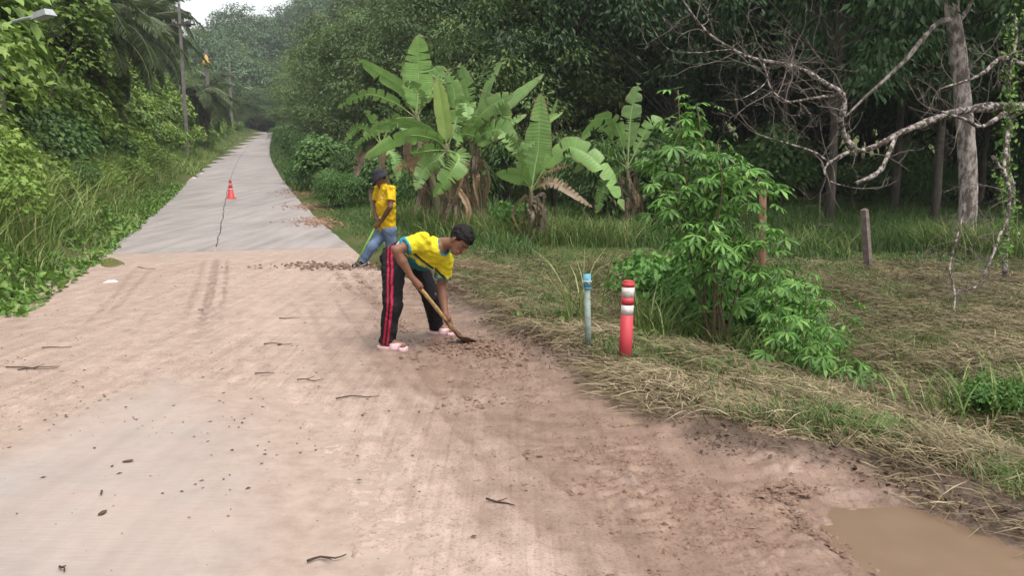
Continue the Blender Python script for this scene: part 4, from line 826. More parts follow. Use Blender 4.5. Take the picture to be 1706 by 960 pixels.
LIMBS = [([(1055, 820, 11.6), (1060, 700, 11.6), (1078, 590, 11.5), (1060, 470, 11.4), (1075, 340, 11.3), (1120, 310, 11.2), (1250, 260, 11.2)], .05, .10), ([(1250, 300, 11.2), (1113, 315, 11.2), (1000, 318, 11.1), (940, 326, 11), (870, 345, 10.9), (800, 372, 10.8), (740, 396, 10.7), (690, 425, 10.6), (640, 445, 10.6), (600, 448, 10.5), (560, 470, 10.5), (533, 482, 10.5)], .105, .03),
         ([(605, 440, 10.5), (580, 400, 10.5), (570, 360, 10.4), (582, 310, 10.4), (570, 275, 10.4), (530, 250, 10.3), (480, 218, 10.3), (440, 200, 10.3), (380, 185, 10.2), (300, 170, 10.2), (250, 145, 10.2), (200, 115, 10.1), (160, 80, 10.1), (130, 40, 10), (100, -5, 10)], .068, .012),
         ([(735, 398, 10.7), (712, 455, 10.5), (682, 510, 10.4), (616, 543, 10.3)], .05, .036), ([(548, 282, 10.4), (480, 292, 10.2), (420, 302, 10.1), (390, 290, 10), (362, 258, 10), (345, 205, 10)], .03, .008), ([(533, 480, 10.5), (490, 450, 10.4), (430, 430, 10.3), (380, 415, 10.2), (345, 405, 10.2)], .028, .009),
         ([(533, 480, 10.5), (522, 515, 10.4), (545, 540, 10.4), (605, 556, 10.3)], .025, .006), ([(1200, 200, 11.2), (1113, 190, 11.1), (1060, 172, 11), (1030, 180, 10.9), (1000, 210, 10.8), (950, 236, 10.7), (878, 258, 10.6)], .062, .02), ([(1065, 325, 11.2), (1030, 352, 11), (985, 375, 10.9), (940, 355, 10.8), (870, 330, 10.8)], .06, .02),
         ([(1072, 345, 11.3), (1062, 420, 10.9), (1050, 500, 10.7), (1020, 462, 10.6)], .04, .03), ([(1052, 500, 10.7), (1070, 570, 10.6), (1062, 650, 10.5), (1040, 700, 10.4), (1010, 780, 10.3), (970, 850, 10.2), (918, 862, 10)], .035, .016), ([(935, 600, 10.1), (928, 650, 10.1), (905, 740, 9.9), (893, 800, 9.8), (908, 870, 9.6), (903, 945, 9.4)], .016, .014),
         ([(250, 145, 10.2), (200, 150, 10), (150, 155, 10), (60, 145, 10), (0, 60, 10)], .012, .004), ([(340, 180, 10.2), (350, 240, 10), (280, 290, 9.9), (200, 295, 9.8)], .012, .004), ([(1085, 40, 11), (1090, 120, 11), (1072, 200, 11), (1070, 330, 11.2)], .02, .03)]
tips = []
for P, r0, r1 in LIMBS:
    c = spline([W(*CB(x, y), Y) for x, y, Y in P], len(P)*4); mb = MB(); rr_ = np.linspace(r0, r1, len(c))*.66*(1+.12*rg.normal(size=len(c))); mb.tube(c, rr_, 8, wob=.22); put('branch' if r0 < .1 else 'limb', mb.mesh('dead_branch', off=off), M['deadbark'], t)
    if r1 < .03: tips.append((c, rr_))
mbt = MB()
def twigs(p, d, L, r, lev):
    n = 5; pts = [p]; dd = d.copy()
    for i in range(n): dd = unit(dd+rg.normal(0, .28, 3)*np.array([1, .7, 1])+np.array([0, 0, .05])); pts.append(pts[-1]+dd*L/n)
    mbt.tube(np.array(pts), np.linspace(r, r*.35, n+1), 4, False)
    if lev > 0:
        for i in (1, 2, 3, 4):
            if rg.random() < .7: twigs(pts[i], unit(dd+rg.normal(0, .8, 3)), L*(.4+.35*rg.random()), r*.55, lev-1)
for c, rr_ in tips[:6]+tips[-4:-2]:
    for i in range(3, len(c)-1, 2):
        if rg.random() < .8: twigs(c[i], unit(rg.normal(0, 1, 3)*np.array([1, .4, 1])+np.array([-.2, 0, .45])), .3+.75*rg.random(), .0065, 2)
    twigs(c[-1], unit(c[-1]-c[-2]), .6, .006, 2)
o = put('twigs', mbt.mesh('dead_twigs', off=off), M['twigbark'], t, kind='stuff')
# green creeper on the dead stem
c = spline([W(*CB(x, y), 11.1) for x, y in ((1085, 40), (1075, 200), (1072, 330), (1055, 430), (1060, 540), (1068, 640), (1045, 760))], 60); n = 700; k = rg.integers(0, 60, n); P = c[k]+rg.normal(0, .06, (n, 3))
D = rg.normal(0, 1, (n, 3)); D[:, 2] -= .5; N = rg.normal(0, .6, (n, 3)); N[:, 1] -= .6; L = .03+.04*rg.random(n); f = leaves(P-off, D, N, L, L*.7, 'heart'); put('creeper', stuff('creeper', [f], None), M['weed'], t, kind='stuff')

# ================================================================== POSTS, CONE, POLES, LITTER
def post(name, px_base, px_top, Yb, label, cat):
    b = W(*px_base, Yb); b[2] = float(gz(b[0], Yb)); tp = W(*px_top, Yb+.0); t = thing(name, tuple(b), label, cat); return t, b, tp
def frame(ax):
    z = unit(ax); x = unit(np.cross([0, 1., 0], z)); return np.column_stack([x, np.cross(z, x), z])
def rod(mb, b, ax, h0, h1, r0, r1, n=18, a=.5, off=0):
    Rm = frame(ax); z = unit(ax); V = []
    for h_, r in ((h0, r0), (h1, r1)):
        for k in range(n): V.append(b*0+z*h_+Rm@np.array([r*math.cos(2*math.pi*k/n), r*math.sin(2*math.pi*k/n), 0]))
    mb.add(V, [(k, (k+1) % n, n+(k+1) % n, n+k) for k in range(n)]+[tuple(range(n))[::-1], tuple(range(n, 2*n))], a)
def dirty(name, c1, c2):
    m, nd, lk, bs = nmat(name); n = tex(nd, lk, 9, 6); rp = ramp(nd, [(.3, c2), (.7, c1)]); lk.new(n.outputs[0], rp.inputs[0]); tc = nd.new('ShaderNodeTexCoord'); sx = nd.new('ShaderNodeSeparateXYZ'); lk.new(tc.outputs['Object'], sx.inputs[0])
    n2 = tex(nd, lk, 26, 6, .75); mr = nd.new('ShaderNodeMapRange'); mr.inputs[1].default_value = .16; mr.inputs[2].default_value = -.08; lk.new(sx.outputs[2], mr.inputs[0]); a = nd.new('ShaderNodeMath'); a.operation = 'ADD'; lk.new(mr.outputs[0], a.inputs[0]); lk.new(n2.outputs[0], a.inputs[1])
    f = ramp(nd, [(.62, (0,)*3), (.95, (.85,)*3)]); lk.new(a.outputs[0], f.inputs[0]); lk.new(mixc(nd, lk, f.outputs[0], rp.outputs[0], (.16, .10, .07)), bs.inputs['Base Color']); bs.inputs['Roughness'].default_value = .6; bump(nd, lk, bs, n2.outputs[0], .15, .004); return m
M['red'] = dirty('faded red plastic', (.46, .032, .045), (.36, .03, .04)); M['white'] = simple('white reflective band', (.66, .61, .60), (.46, .40, .38), 22, .6, .1, None, .3, None, .01, .35, .6)
M['pvc'] = simple('weathered green grey pipe', (.27, .33, .30), (.13, .15, .125), 14, .7, .2, 30); M['blue'] = simple('blue pipe cap', (.12, .32, .42), (.08, .25, .34), 12, .55, .05)
Yb = float(G(1041, 608)[1]); t, b, tp = post('delineator_post', (1041, 606), (1047, 470), Yb, 'red roadside post with two white bands leaning at the verge', 'post'); ax = tp-b; H = np.linalg.norm(ax); r = .052
q = lambda y: H*(608-y)/(608-470)
for nm, y0, y1, mt, rr0 in (('body', 625, 524, 'red', r), ('reflective_band', 524, 507.5, 'white', r*.99), ('collar', 507.5, 495, 'red', r), ('reflective_band', 495, 478, 'white', r*.99), ('top_cap', 478, 470, 'red', r)):
    mb = MB(); rod(mb, b, ax, q(y0), q(y1)-.001, rr0*1.03 if nm == 'body' else rr0, rr0, 22); put(nm, mb.mesh(nm), M[mt], t)
mb = MB(); rod(mb, b, ax, q(470), q(470)+.012, r*.9, r*.75, 22); put('lid', mb.mesh('lid'), M['red'], t)
Yb = float(G(980, 585)[1]); t, b, tp = post('pipe_post', (980, 582), (978, 457), Yb, 'thin weathered grey green pipe post with a blue cap', 'post'); ax = tp-b; H = np.linalg.norm(ax)
mb = MB(); rod(mb, b, ax, -.1, H*.82, .029, .026, 16); put('pipe', mb.mesh('pipe'), M['pvc'], t); mb = MB(); rod(mb, b, ax, H*.82, H, .034, .034, 16); rod(mb, b, ax, H*.815, H*.83, .036, .036, 16); cap = put('pipe_cap', mb.mesh('pipe_cap'), M['blue'], t)
mb = MB(); z = unit(ax)*H*.91; mb.tube([z+.037*np.array([math.cos(a), math.sin(a), .1*math.sin(3*a)]) for a in np.linspace(0, 6.28, 14)], .0035, 5); mb.tube([z+(-.01, -.038, 0), z+(-.03, -.055, .015), z+(-.045, -.05, -.01)], .003, 5); mb.tube([z+(0, -.038, 0), z+(.015, -.05, -.02), z+(.02, -.05, .025)], .003, 5); put('tied_wire', mb.mesh('tied_wire'), M['white'], cap)
M['oldconc'] = simple('weathered grey post', (.20, .155, .14), (.085, .066, .058), 8, .9, .5, 25)
Yb = float(G(1447, 452)[1]); t, b, tp = post('concrete_post', (1447, 450), (1440, 350), Yb, 'square weathered concrete post standing alone in the mown grass', 'post'); ax = tp-b; H = np.linalg.norm(ax)
a45 = R(38); Rz = np.array([[math.cos(a45), -math.sin(a45), 0], [math.sin(a45), math.cos(a45), 0], [0, 0, 1]]); mb = MB(); mb.box((0, 0, 0), (.108, .108, H+.1), None, .94); V = mb.V[0]@Rz.T; V[:, 2] += H/2-.05; mb.V[0] = V@frame(ax).T; put('shaft', mb.mesh('shaft', False), M['oldconc'], t)
mb = MB(); mb.box((0, 0, 0), (.101, .101, .03), None, .3); V = mb.V[0]@Rz.T; V[:, 2] += H+.015; mb.V[0] = V@frame(ax).T; put('pyramid_top', mb.mesh('pyramid_top', False), M['oldconc'], t)
M['wood'] = simple('reddish old wood', (.22, .12, .085), (.12, .06, .04), 7, .9, .5, 18, .15, (1, 1, .15))
Yw = 9.6; t, b, tp = post('wooden_post', (1268, 470), (1271, 300), Yw, 'reddish brown wooden post half hidden behind the cassava', 'post'); mb = MB(); mb.tube([(0, 0, -.1), (.01, 0, .6), tp-b], [.05, .046, .042], 9, wob=.1); put('shaft', mb.mesh('wood_shaft'), M['wood'], t)
g = G(1097, 462); t = thing('dead_leaf', tuple(g), 'upright rust red dead leaf left of the tall cassava', 'leaf'); mb = MB(); mb.add([(0, 0, 0), (-.04, .01, .1), (.012, -.02, .24), (.05, .01, .12), (.005, .03, .12)], [(0, 1, 4), (1, 2, 4), (2, 3, 4), (3, 0, 4)], .3); mb.tube([(0, 0, -.02), (.005, .0, .12)], .004, 4); put('blade', mb.mesh('red_leaf'), M['wood'], t)
# traffic cone
g = G(385, 331); t = thing('traffic_cone', (g[0], g[1], float(zroad(st(g[0], g[1])[0]))+.002), 'red traffic cone with white bands standing on the concrete road', 'traffic cone', None, .3)
M['conered'] = simple('cone red', (.50, .055, .05), (.42, .04, .04), 8, .5, .04); mb = MB(); mb.box((0, 0, .018), (.40, .40, .036), None, .93); put('base', mb.mesh('cone_base', False), M['conered'], t)
rc = lambda z: .125-.088*(z-.036)/.66
mb = MB(); mb.lathe([(.15, .036), (.14, .05), (rc(.06), .06), (rc(.34), .34)]); put('cone_body', mb.mesh('cone_body'), M['conered'], t)
for nm, z0, z1, mt in (('white_band', .34, .375, 'white'), ('cone_body', .375, .53, 'conered'), ('white_band', .53, .56, 'white')):
    mb = MB(); mb.lathe([(rc(z0)+.001*(mt == 'white'), z0+.0005), (rc(z1)+.001*(mt == 'white'), z1-.0005)]); put(nm, mb.mesh(nm), M[mt], t)
mb = MB(); mb.lathe([(rc(.56), .56), (rc(.67), .67), (.03, .69), (.012, .696)]); put('cone_tip', mb.mesh('cone_tip'), M['conered'], t)
# litter
g = G(184, 472); t = thing('crushed_carton', (g[0], g[1], float(zroad(st(g[0], g[1])[0]))+.014), 'crushed white carton lying on the mud near the left verge', 'litter', None, .5); mb = MB(); mb.add([(-.11, -.05, 0), (.09, -.07, .005), (.12, .05, 0), (-.05, .07, .01), (-.05, -.02, .022), (.06, -.04, .034), (.07, .03, .016), (-.03, .04, .028)], [(0, 1, 5, 4), (1, 2, 6, 5), (2, 3, 7, 6), (3, 0, 4, 7), (4, 5, 6, 7)]); put('carton_body', mb.mesh('carton', False), M['white'], t)
mb = MB(); mb.add([(-.02, -.02, .034), (.04, -.02, .038), (.04, .01, .034), (-.02, .01, .035)], [(0, 1, 2, 3)]); put('brown_panel', mb.mesh('brown_panel', False), M['wood'], t)
for px, py, s_ in ((322, 298, .13), (335, 290, .08)):
    g = G(px, py); t = thing('plastic_scrap', (g[0], g[1], float(g[2])+.02), 'crumpled white plastic scrap on the left road edge beyond the cone' if px == 322 else 'smaller white plastic scrap farther up the left road edge', 'litter'); mb = MB(); mb.add([(-s_, -.04, 0), (s_, -.06, 0), (s_*1.1, .07, .02), (-s_*.8, .09, .01), (0, 0, s_*.7), (s_*.4, .03, s_*.5)], [(0, 1, 4), (1, 2, 5), (1, 5, 4), (2, 3, 5), (3, 4, 5), (3, 0, 4)]); put('crumple', mb.mesh('plastic_scrap', False), M['white'], t)

# utility poles along the left, street lamp arms, wires
M['pole'] = simple('concrete pole', (.19, .165, .155), (.12, .10, .095), 5, .85, .2); M['metal'] = simple('galvanised metal', (.36, .37, .38), (.25, .26, .27), 10, .45, .05, None, .5); M['dark'] = simple('dark fitting', (.06, .055, .05), (.04, .036, .033), 10, .6, .1); M['amber'] = simple('yellow plastic hood', (.5, .34, .08), (.4, .25, .06), 12, .5, .05)
def pole(px, py_top, Y, label, arms, lamp=None, r=.13, hood=False, boxes=()):
    tp = W(px, py_top, Y); g = float(gz(tp[0], Y)); t = thing('utility_pole', (tp[0], Y, g-.1), label, 'utility pole'); H = tp[2]-g+.1
    mb = MB(); mb.box((0, 0, H/2), (2*r, 2*r, H), None, .62); put('shaft', mb.mesh('pole_shaft', False), M['pole'], t)
    for pa, wl_ in arms:
        z = W(px, pa, Y)[2]-g+.1; mb = MB(); mb.box((.0, -r-.05, z), (wl_, .1, .12)); put('crossarm', mb.mesh('crossarm', False), M['dark'], t)
        for f in (-.46, -.2, .2, .46):
            mb = MB(); mb.lathe([(.03, 0), (.06, .03), (.04, .08), (.07, .11), (.03, .2)], (wl_*f, -r-.05, z+.06), 8); put('insulator', mb.mesh('insulator'), M['pole'], t)
    for bx, by in boxes:
        p = W(bx, by, Y)-np.array([tp[0], Y, g-.1]); mb = MB(); mb.lathe([(.08, -.2), (.16, -.17), (.16, .17), (.1, .22)], (p[0], -r-.05, p[2]), 10); put('fuse_box', mb.mesh('fuse_box'), M['dark'], t)
    if hood:
        z = W(px, hood, Y)[2]-g+.1; mb = MB(); mb.lathe([(.55, -.75), (.42, -.3), (.12, .3), (.05, .4)], (0, -.1, z), 8); put('hood', mb.mesh('hood'), M['amber'], t)
    if lamp:
        (ax_, ay), (bx, by), d = lamp; a = W(ax_, ay, Y)-np.array([tp[0], Y, g-.1]); bb = W(bx, by, Y-d)-np.array([tp[0], Y, g-.1]); a[0] = 0; a[1] = 0
        mb = MB(); c = spline([a, (a+bb)/2+np.array([0, 0, .06]), bb], 8); mb.tube(c, .035, 7); arm = put('lamp_arm', mb.mesh('lamp_arm'), M['metal'], t); dr = unit(bb-a); mb = MB(); mb.box(bb+dr*.25, (.62, .22, .13), np.column_stack([dr, unit(np.cross([0, 0, 1], dr)), unit(np.cross(dr, np.cross([0, 0, 1], dr)))]), .7); put('lamp_head', mb.mesh('lamp_head', False), M['metal'], arm)
    return t, np.array([tp[0], Y, g-.1])
p1, b1 = pole(-26, -60, 17.5, 'nearest utility pole at the left edge carrying a grey street lamp arm', [(-40, 1.8)], ((-26, 55), (62, 27), 1.2), .14)
p2, b2 = pole(298, 5, 56, 'tallest utility pole with a wide crossarm against the white sky', [(41, 2.2)], None, .105, False, [(316, 40)])
p3, b3 = pole(343, 82, 92, 'farther utility pole with a yellow hood and street lamp', [(100, 2.6)], ((343, 128), (326, 115), .5), .2, 97)
p4, b4 = pole(382, 105, 128, 'most distant thin utility pole near the end of the road', [(122, 3.2)], None, .17)
def wire(a, b, sag, label):
    c = [a+(b-a)*u+np.array([0, 0, -sag*4*u*(1-u)]) for u in np.linspace(0, 1, 24)]; t = thing('power_line', tuple(a), label, 'wire'); mb = MB(); mb.tube(np.array(c)-a, .022, 4, False); put('cable', mb.mesh('cable'), M['dark'], t)
wire(W(-60, -70, 17.5), W(285, 41, 56), .5, 'overhead cable from the left edge to the tallest pole'); wire(W(285, 40, 56), W(335, 100, 92), .6, 'cable between the tallest pole and the yellow hooded pole'); wire(W(311, 40, 56), W(352, 100, 92), .6, 'outer cable between the tallest pole and the yellow hooded pole'); wire(W(335, 100, 92), W(375, 122, 128), .5, 'cable between the yellow hooded pole and the most distant pole')

# ================================================================== PEOPLE
class SDF:
    """Blend of soft shapes on a grid, turned into one continuous skin."""
    def __init__(s, lo, hi, res):
        s.lo = np.asarray(lo, float); s.res = res; s.n = np.ceil((np.asarray(hi)-s.lo)/res).astype(int)+1; s.f = np.full(s.n, 9.0)
    def sub(s, lo, hi):
        a = np.clip(np.floor((lo-s.lo)/s.res).astype(int), 0, s.n-1); b = np.clip(np.ceil((hi-s.lo)/s.res).astype(int)+1, 1, s.n)
        sl = tuple(slice(i, j) for i, j in zip(a, b)); ax = [s.lo[i]+s.res*np.arange(a[i], b[i]) for i in range(3)]
        return sl, np.stack(np.meshgrid(*ax, indexing='ij'), -1)
    def join(s, sl, d, k):
        f = s.f[sl]; h = np.clip(.5+.5*(f-d)/k, 0, 1); s.f[sl] = f*(1-h)+d*h-k*h*(1-h)
    def cut(s, sl, d, k=.004):
        f = s.f[sl]; e = -d; h = np.clip(.5-.5*(f-e)/k, 0, 1); s.f[sl] = f*(1-h)+e*h+k*h*(1-h)
    def cone(s, a, b, r1, r2, k=.015, flat=None, ff=1.0):
        a, b = np.asarray(a, float), np.asarray(b, float); m = max(r1, r2)*max(1, ff)+.05
        sl, p = s.sub(np.minimum(a, b)-m, np.maximum(a, b)+m); ba = b-a; h = np.clip(((p-a)@ba)/(ba@ba+1e-12), 0, 1); q = p-a-h[..., None]*ba
        if flat is not None:
            w = unit(flat); c = q@w; q = q+w*(c*(1/ff-1))[..., None]
        s.join(sl, np.linalg.norm(q, axis=-1)-(r1+(r2-r1)*h), k); return s
    def path(s, P, r, k=.015, **kw):
        for i in range(len(P)-1): s.cone(P[i], P[i+1], r[i], r[i+1], k, **kw)
    def ell(s, c, A, rad, k=.012, cut=False):
        c = np.asarray(c, float); rad = np.asarray(rad, float); m = rad.max()+.05; sl, p = s.sub(c-m, c+m); q = (p-c)@np.asarray(A).T
        k0 = np.linalg.norm(q/rad, axis=-1); k1 = np.linalg.norm(q/rad**2, axis=-1)+1e-9; d = k0*(k0-1)/k1
        s.cut(sl, d, k) if cut else s.join(sl, d, k)
    def plane(s, p0, n, reach=None):
        """remove everything on the side n points to (within reach of p0)."""
        p0 = np.asarray(p0, float); n = unit(n); r = reach or 5.0; sl, p = s.sub(p0-r, p0+r); d = (p-p0)@n
        if reach: d = np.where(np.linalg.norm(p-p0, axis=-1) < reach, d, -1)
        s.f[sl] = np.maximum(s.f[sl], d)
    def noise(s, amp, sc, seed=0):
        ax = [s.lo[i]+s.res*np.arange(s.n[i]) for i in range(3)]; x, y, z = np.meshgrid(*ax, indexing='ij'); x, y, z = x*sc, y*sc, z*sc
        w = np.sin(x*1.3+1.7*np.sin(y*.9+z*1.1)+seed)+np.sin(y*1.7+1.3*np.sin(z*1.2+x)+2*seed)+np.sin(z*1.1+1.5*np.sin(x*1.4-y)+3*seed)
        s.f += amp*w/3
    def mesh(s):
        f = s.f; ins = f < 0; nx, ny, nz = f.shape
        cnt = sum(ins[i:nx-1+i, j:ny-1+j, k:nz-1+k].astype(np.int8) for i in (0, 1) for j in (0, 1) for k in (0, 1))
        act = np.argwhere((cnt > 0) & (cnt < 8)); idx = np.full((nx-1, ny-1, nz-1), -1, np.int64); idx[tuple(act.T)] = np.arange(len(act))
        acc = np.zeros((len(act), 3)); num = np.zeros(len(act)); cr = [(i, j, k) for i in (0, 1) for j in (0, 1) for k in (0, 1)]
        for a in range(8):
            for b in range(a+1, 8):
                ca, cb = np.array(cr[a]), np.array(cr[b])
                if np.abs(ca-cb).sum() != 1: continue
                fa, fb = f[tuple((act+ca).T)], f[tuple((act+cb).T)]; m = (fa < 0) != (fb < 0); t = np.where(m, fa/(fa-fb+1e-12), 0)
                acc += m[:, None]*(ca+t[:, None]*(cb-ca)); num += m
        V = s.lo+s.res*(act+acc/np.maximum(num, 1)[:, None]); Q = []
        for ax in range(3):
            sh = np.eye(3, dtype=int)[ax]; a = ins[tuple(slice(0, n-sh[i]) for i, n in enumerate(f.shape))]; b = ins[tuple(slice(sh[i], None) for i in range(3))]
            e = np.argwhere(a != b); o1, o2 = np.eye(3, dtype=int)[(ax+1) % 3], np.eye(3, dtype=int)[(ax+2) % 3]
            e = e[((e >= (o1+o2)) & (e <= np.array(f.shape)-2)).all(1)]
            q = np.stack([idx[tuple((e-o1-o2).T)], idx[tuple((e-o2).T)], idx[tuple(e.T)], idx[tuple((e-o1).T)]], 1); fl = ~a[tuple(e.T)]; q[fl] = q[fl][:, ::-1]
            Q.append(q[(q >= 0).all(1)])
        return V, np.concatenate(Q)
M['skin'] = vcol('skin', .55, 30, .15, .1, 60, .3, .004); M['cloth'] = vcol('cloth', .9, 14, .28, .6, 13, .1, .025); M['denim'] = vcol('denim', .9, 120, .3, .4, 22, .1, .02)
M['hairm'] = simple('black hair', (.012, .010, .010), (.005, .004, .004), 90, .6, .8, 140, .15, None, .006); M['pink'] = simple('pink foam rubber', (.68, .45, .47), (.58, .37, .39), 14, .6, .08)
M['bamboo'] = simple('muddy bamboo', (.50, .33, .14), (.20, .12, .055), 22, .7, .4, 40); M['mudsteel'] = simple('mud caked steel', (.24, .145, .09), (.12, .07, .045), 18, .75, .6, 35); M['greenh'] = simple('green tool handle', (.24, .42, .10), (.17, .33, .075), 10, .5, .05); M['hatm'] = simple('dark navy hat cloth', (.026, .026, .036), (.016, .016, .022), 60, .9, .3, 90); M['shoe'] = simple('black shoe', (.02, .02, .022), (.012, .012, .013), 20, .6, .1)
SKIN = np.array([.20, .095, .058]); SKIN2 = np.array([.13, .062, .04])
def hand(sd, wrist, c, h, rh, k=.006, side=1):
    """four fingers and a thumb closed round a bar: c = point on the bar, h = bar direction, rh = bar radius."""
    h = unit(h); w = wrist-c; w = unit(w-h*(w@h)); g = np.cross(h, w)*side; palm = c+w*(rh+.016)
    sd.cone(wrist, palm, .026, .034, .012); sd.cone(palm-h*.028, palm+h*.028, .017, .017, .012)
    for i, o in enumerate((-.031, -.0105, .0105, .030)):
        L = (1.0, 1.1, 1.05, .85)[i]; rr = rh+.0085; P = [c+h*o+w*(rh+.014)+g*.012]+[c+h*o+rr*(w*math.cos(a)+g*math.sin(a)) for a in (R(60*L), R(125*L), R(190*L))]; sd.path(P, [.0105, .0095, .009, .008], k)
    P = [palm+h*.03, c+h*.038+(rh+.011)*(w*.6-g*.8), c+h*.045+(rh+.009)*(-w*.35-g*.94)]; sd.path(P, [.013, .0105, .0095], k)
def head(sd, c, up, face, sc=1.0):
    """skull, jaw, nose, ears, brows, lips; returns axes rows (side, face, up)."""
    u = unit(up); f = unit(np.asarray(face)-u*(np.asarray(face)@u)); l = np.cross(u, f); A = np.array([l, f, u]); L = lambda x, y, z: c+sc*(x*l+y*f+z*u)
    sd.ell(L(0, -.012, .035), A, np.array([.074, .094, .088])*sc, .01); sd.cone(L(0, .03, -.02), L(0, .055, -.085), .058*sc, .030*sc, .03); sd.cone(L(-.035, .0, -.03), L(-.025, .05, -.08), .034*sc, .022*sc, .03); sd.cone(L(.035, .0, -.03), L(.025, .05, -.08), .034*sc, .022*sc, .03)
    for x in (-1, 1):
        sd.ell(L(x*.031, .088, .002), A, np.array([.017, .012, .011])*sc, .008, True); sd.ell(L(x*.031, .076, .002), A, np.array([.013, .012, .009])*sc, .003)
        sd.cone(L(x*.016, .086, .02), L(x*.045, .074, .02), .008*sc, .007*sc, .008); sd.ell(L(x*.078, -.012, -.008), A, np.array([.010, .020, .033])*sc, .006)
    sd.cone(L(0, .088, .008), L(0, .108, -.028), .009*sc, .0145*sc, .01); sd.cone(L(-.02, .085, -.055), L(.02, .085, -.055), .0085*sc, .0085*sc, .006); sd.cone(L(-.017, .082, -.066), L(.017, .082, -.066), .0085*sc, .0085*sc, .005)
    return A, L
def head_color(V, col, A, c, sc, base):
    q = ((V-c)/sc)@A.T
    for x in (-1, 1):
        col[(np.abs(q[:, 0]-x*.031) < .013) & (np.abs(q[:, 2]-.002) < .006) & (q[:, 1] > .06)] = (.06, .05, .045); col[(np.abs(q[:, 0]-x*.031) < .02) & (np.abs(q[:, 2]-.021) < .005) & (q[:, 1] > .06)] = (.02, .015, .012)
    col[(np.abs(q[:, 0]) < .024) & (np.abs(q[:, 2]+.06) < .010) & (q[:, 1] > .075)] = base*np.array([1.05, .7, .75])
def person_mesh(sd, name, mat, parent, colf, smooth=True):
    V, F = sd.mesh(); col = colf(V); return put(name, mesh(name, V-np.array(parent.location), [F], smooth, None, col), mat, parent)
def seg_h(V, a, b):
    ba = np.asarray(b)-a; return ((V-a)@ba)/(ba@ba)

# ---------------- the bending worker
GR = lambda p: float(zroad(st(p[0], p[1])[0]))+.013
def foot_pt(px, py): 
    g = G(px, py); return np.array([g[0], g[1], GR(g)])
fR = foot_pt(646, 586); fL = foot_pt(733, 559); YR, YL = fR[1], fL[1]
J = dict(ankR=W(645, 572, YR+.02), ankL=W(727, 547, YL+.0), kneR=W(654, 504, YR-.02), kneL=W(719, 492, YL-.28), hipR=W(656, 432, YR+.22), hipL=W(686, 430, YL-.30))
pel = (J['hipR']+J['hipL'])/2+np.array([0, 0, .03]); neck = W(739, 405, 7.16); shR = W(702, 402, 7.03); shL = W(741, 436, 7.26)
J['elR'] = W(660, 417, 6.93); J['wrR'] = W(685, 461, 6.98); J['elL'] = W(735, 476, 7.36); J['wrL'] = W(742, 524, 7.22)
hA, hB = W(692, 471, 7.03), W(758, 549, 7.24); hd = unit(hB-hA); cR = hA+hd*.03; cL = W(745, 534, 7.20); cL = hA+hd*((cL-hA)@hd)
t1 = thing('person', (fR[0]+.1, (YR+YL)/2, GR(fR)), 'person bent over in a yellow and teal sports shirt and black striped trousers, shovelling mud', 'person')
bL = unit(shL-shR); ta = unit(neck-pel); fwd = unit(np.cross(bL, ta)); chest = pel*.30+((shR+shL)/2)*.70
lo, hi = np.array([-1.55, 6.55, -.02]), np.array([-.2, 8.3, 1.28])
hc = W(766, 401, 7.06); hup = np.array([.72, -.22, .62]); hface = np.array([.42, -.42, -.80])
sd = SDF(lo, hi, .0085)
sd.cone(pel, chest, .10, .11, .03, bL, 1.25); sd.cone(chest, (shR+shL)/2*.8+neck*.2, .11, .09, .03, bL, 1.3); sd.cone(shR, shL, .055, .055, .03)
sd.cone(neck-ta*.04, hc-unit(hup)*.03, .058, .052, .02)
for s_ in 'RL':
    sh = shR if s_ == 'R' else shL; sd.path([sh, J['el'+s_]], [.055, .042], .02); sd.path([J['el'+s_], J['el'+s_]*.6+J['wr'+s_]*.4, J['wr'+s_]], [.041, .043, .026], .015)
    sd.path([J['hip'+s_], J['kne'+s_], J['ank'+s_]], [.075, .05, .033], .02)
hand(sd, J['wrR'], cR, hd, .017, .006, 1); hand(sd, J['wrL'], cL, hd, .017, .006, -1)
fdR, fdL = unit([.93, -.36, 0]), unit([.92, -.38, 0])
for s_, fd, f in (('R', fdR, fR), ('L', fdL, fL)):
    an = J['ank'+s_]; hl = np.array([an[0], an[1], f[2]+.055])-fd*.045; toe = hl+fd*.20+np.array([0, 0, -.012]); sd.path([an, hl+fd*.02], [.034, .036], .02); sd.path([hl, hl+fd*.12, toe], [.032, .036, .020], .02); 
    sdv = np.cross([0, 0, 1], fd)
    for i in range(5): sd.cone(toe+sdv*(-.03+.015*i)-fd*.01, toe+sdv*(-.033+.0165*i)+fd*(.03-.006*abs(i-1.5)), .0095, .0085, .004)
    J['heel'+s_] = hl
A1, L1 = head(sd, hc, hup, hface, 1.04)
def colb(V):
    c = np.tile(SKIN, (len(V), 1)); c *= (1+.12*(fbm(V[:, 0]*14, V[:, 2]*14, 2, 5)-.5))[:, None]; head_color(V, c, A1, hc, 1.04, SKIN); return c
person_mesh(sd, 'body', M['skin'], t1, colb)
# hair
sd = SDF(hc-.22, hc+.22, .006); sd.ell(L1(0, -.014, .042), A1, np.array([.089, .110, .100])*1.04, .005); sd.noise(.007, 62, 1); sd.noise(.004, 150, 2)
ax = [sd.lo[i]+sd.res*np.arange(sd.n[i]) for i in range(3)]; pg = (np.stack(np.meshgrid(*ax, indexing='ij'), -1)-hc)/1.04; q = pg@A1.T
hairline = .048-.9*np.maximum(0, .03-q[..., 1])-.03*(np.abs(q[..., 0]) > .055)*(q[..., 1] < .05); hairline = np.where(q[..., 1] < -.02, -.055, np.where(q[..., 1] < .035, hairline, .050)); sd.f = np.maximum(sd.f, (hairline-q[..., 2]))
V, F = sd.mesh(); put('hair', mesh('hair', V-np.array(t1.location), [F]), M['hairm'], t1)
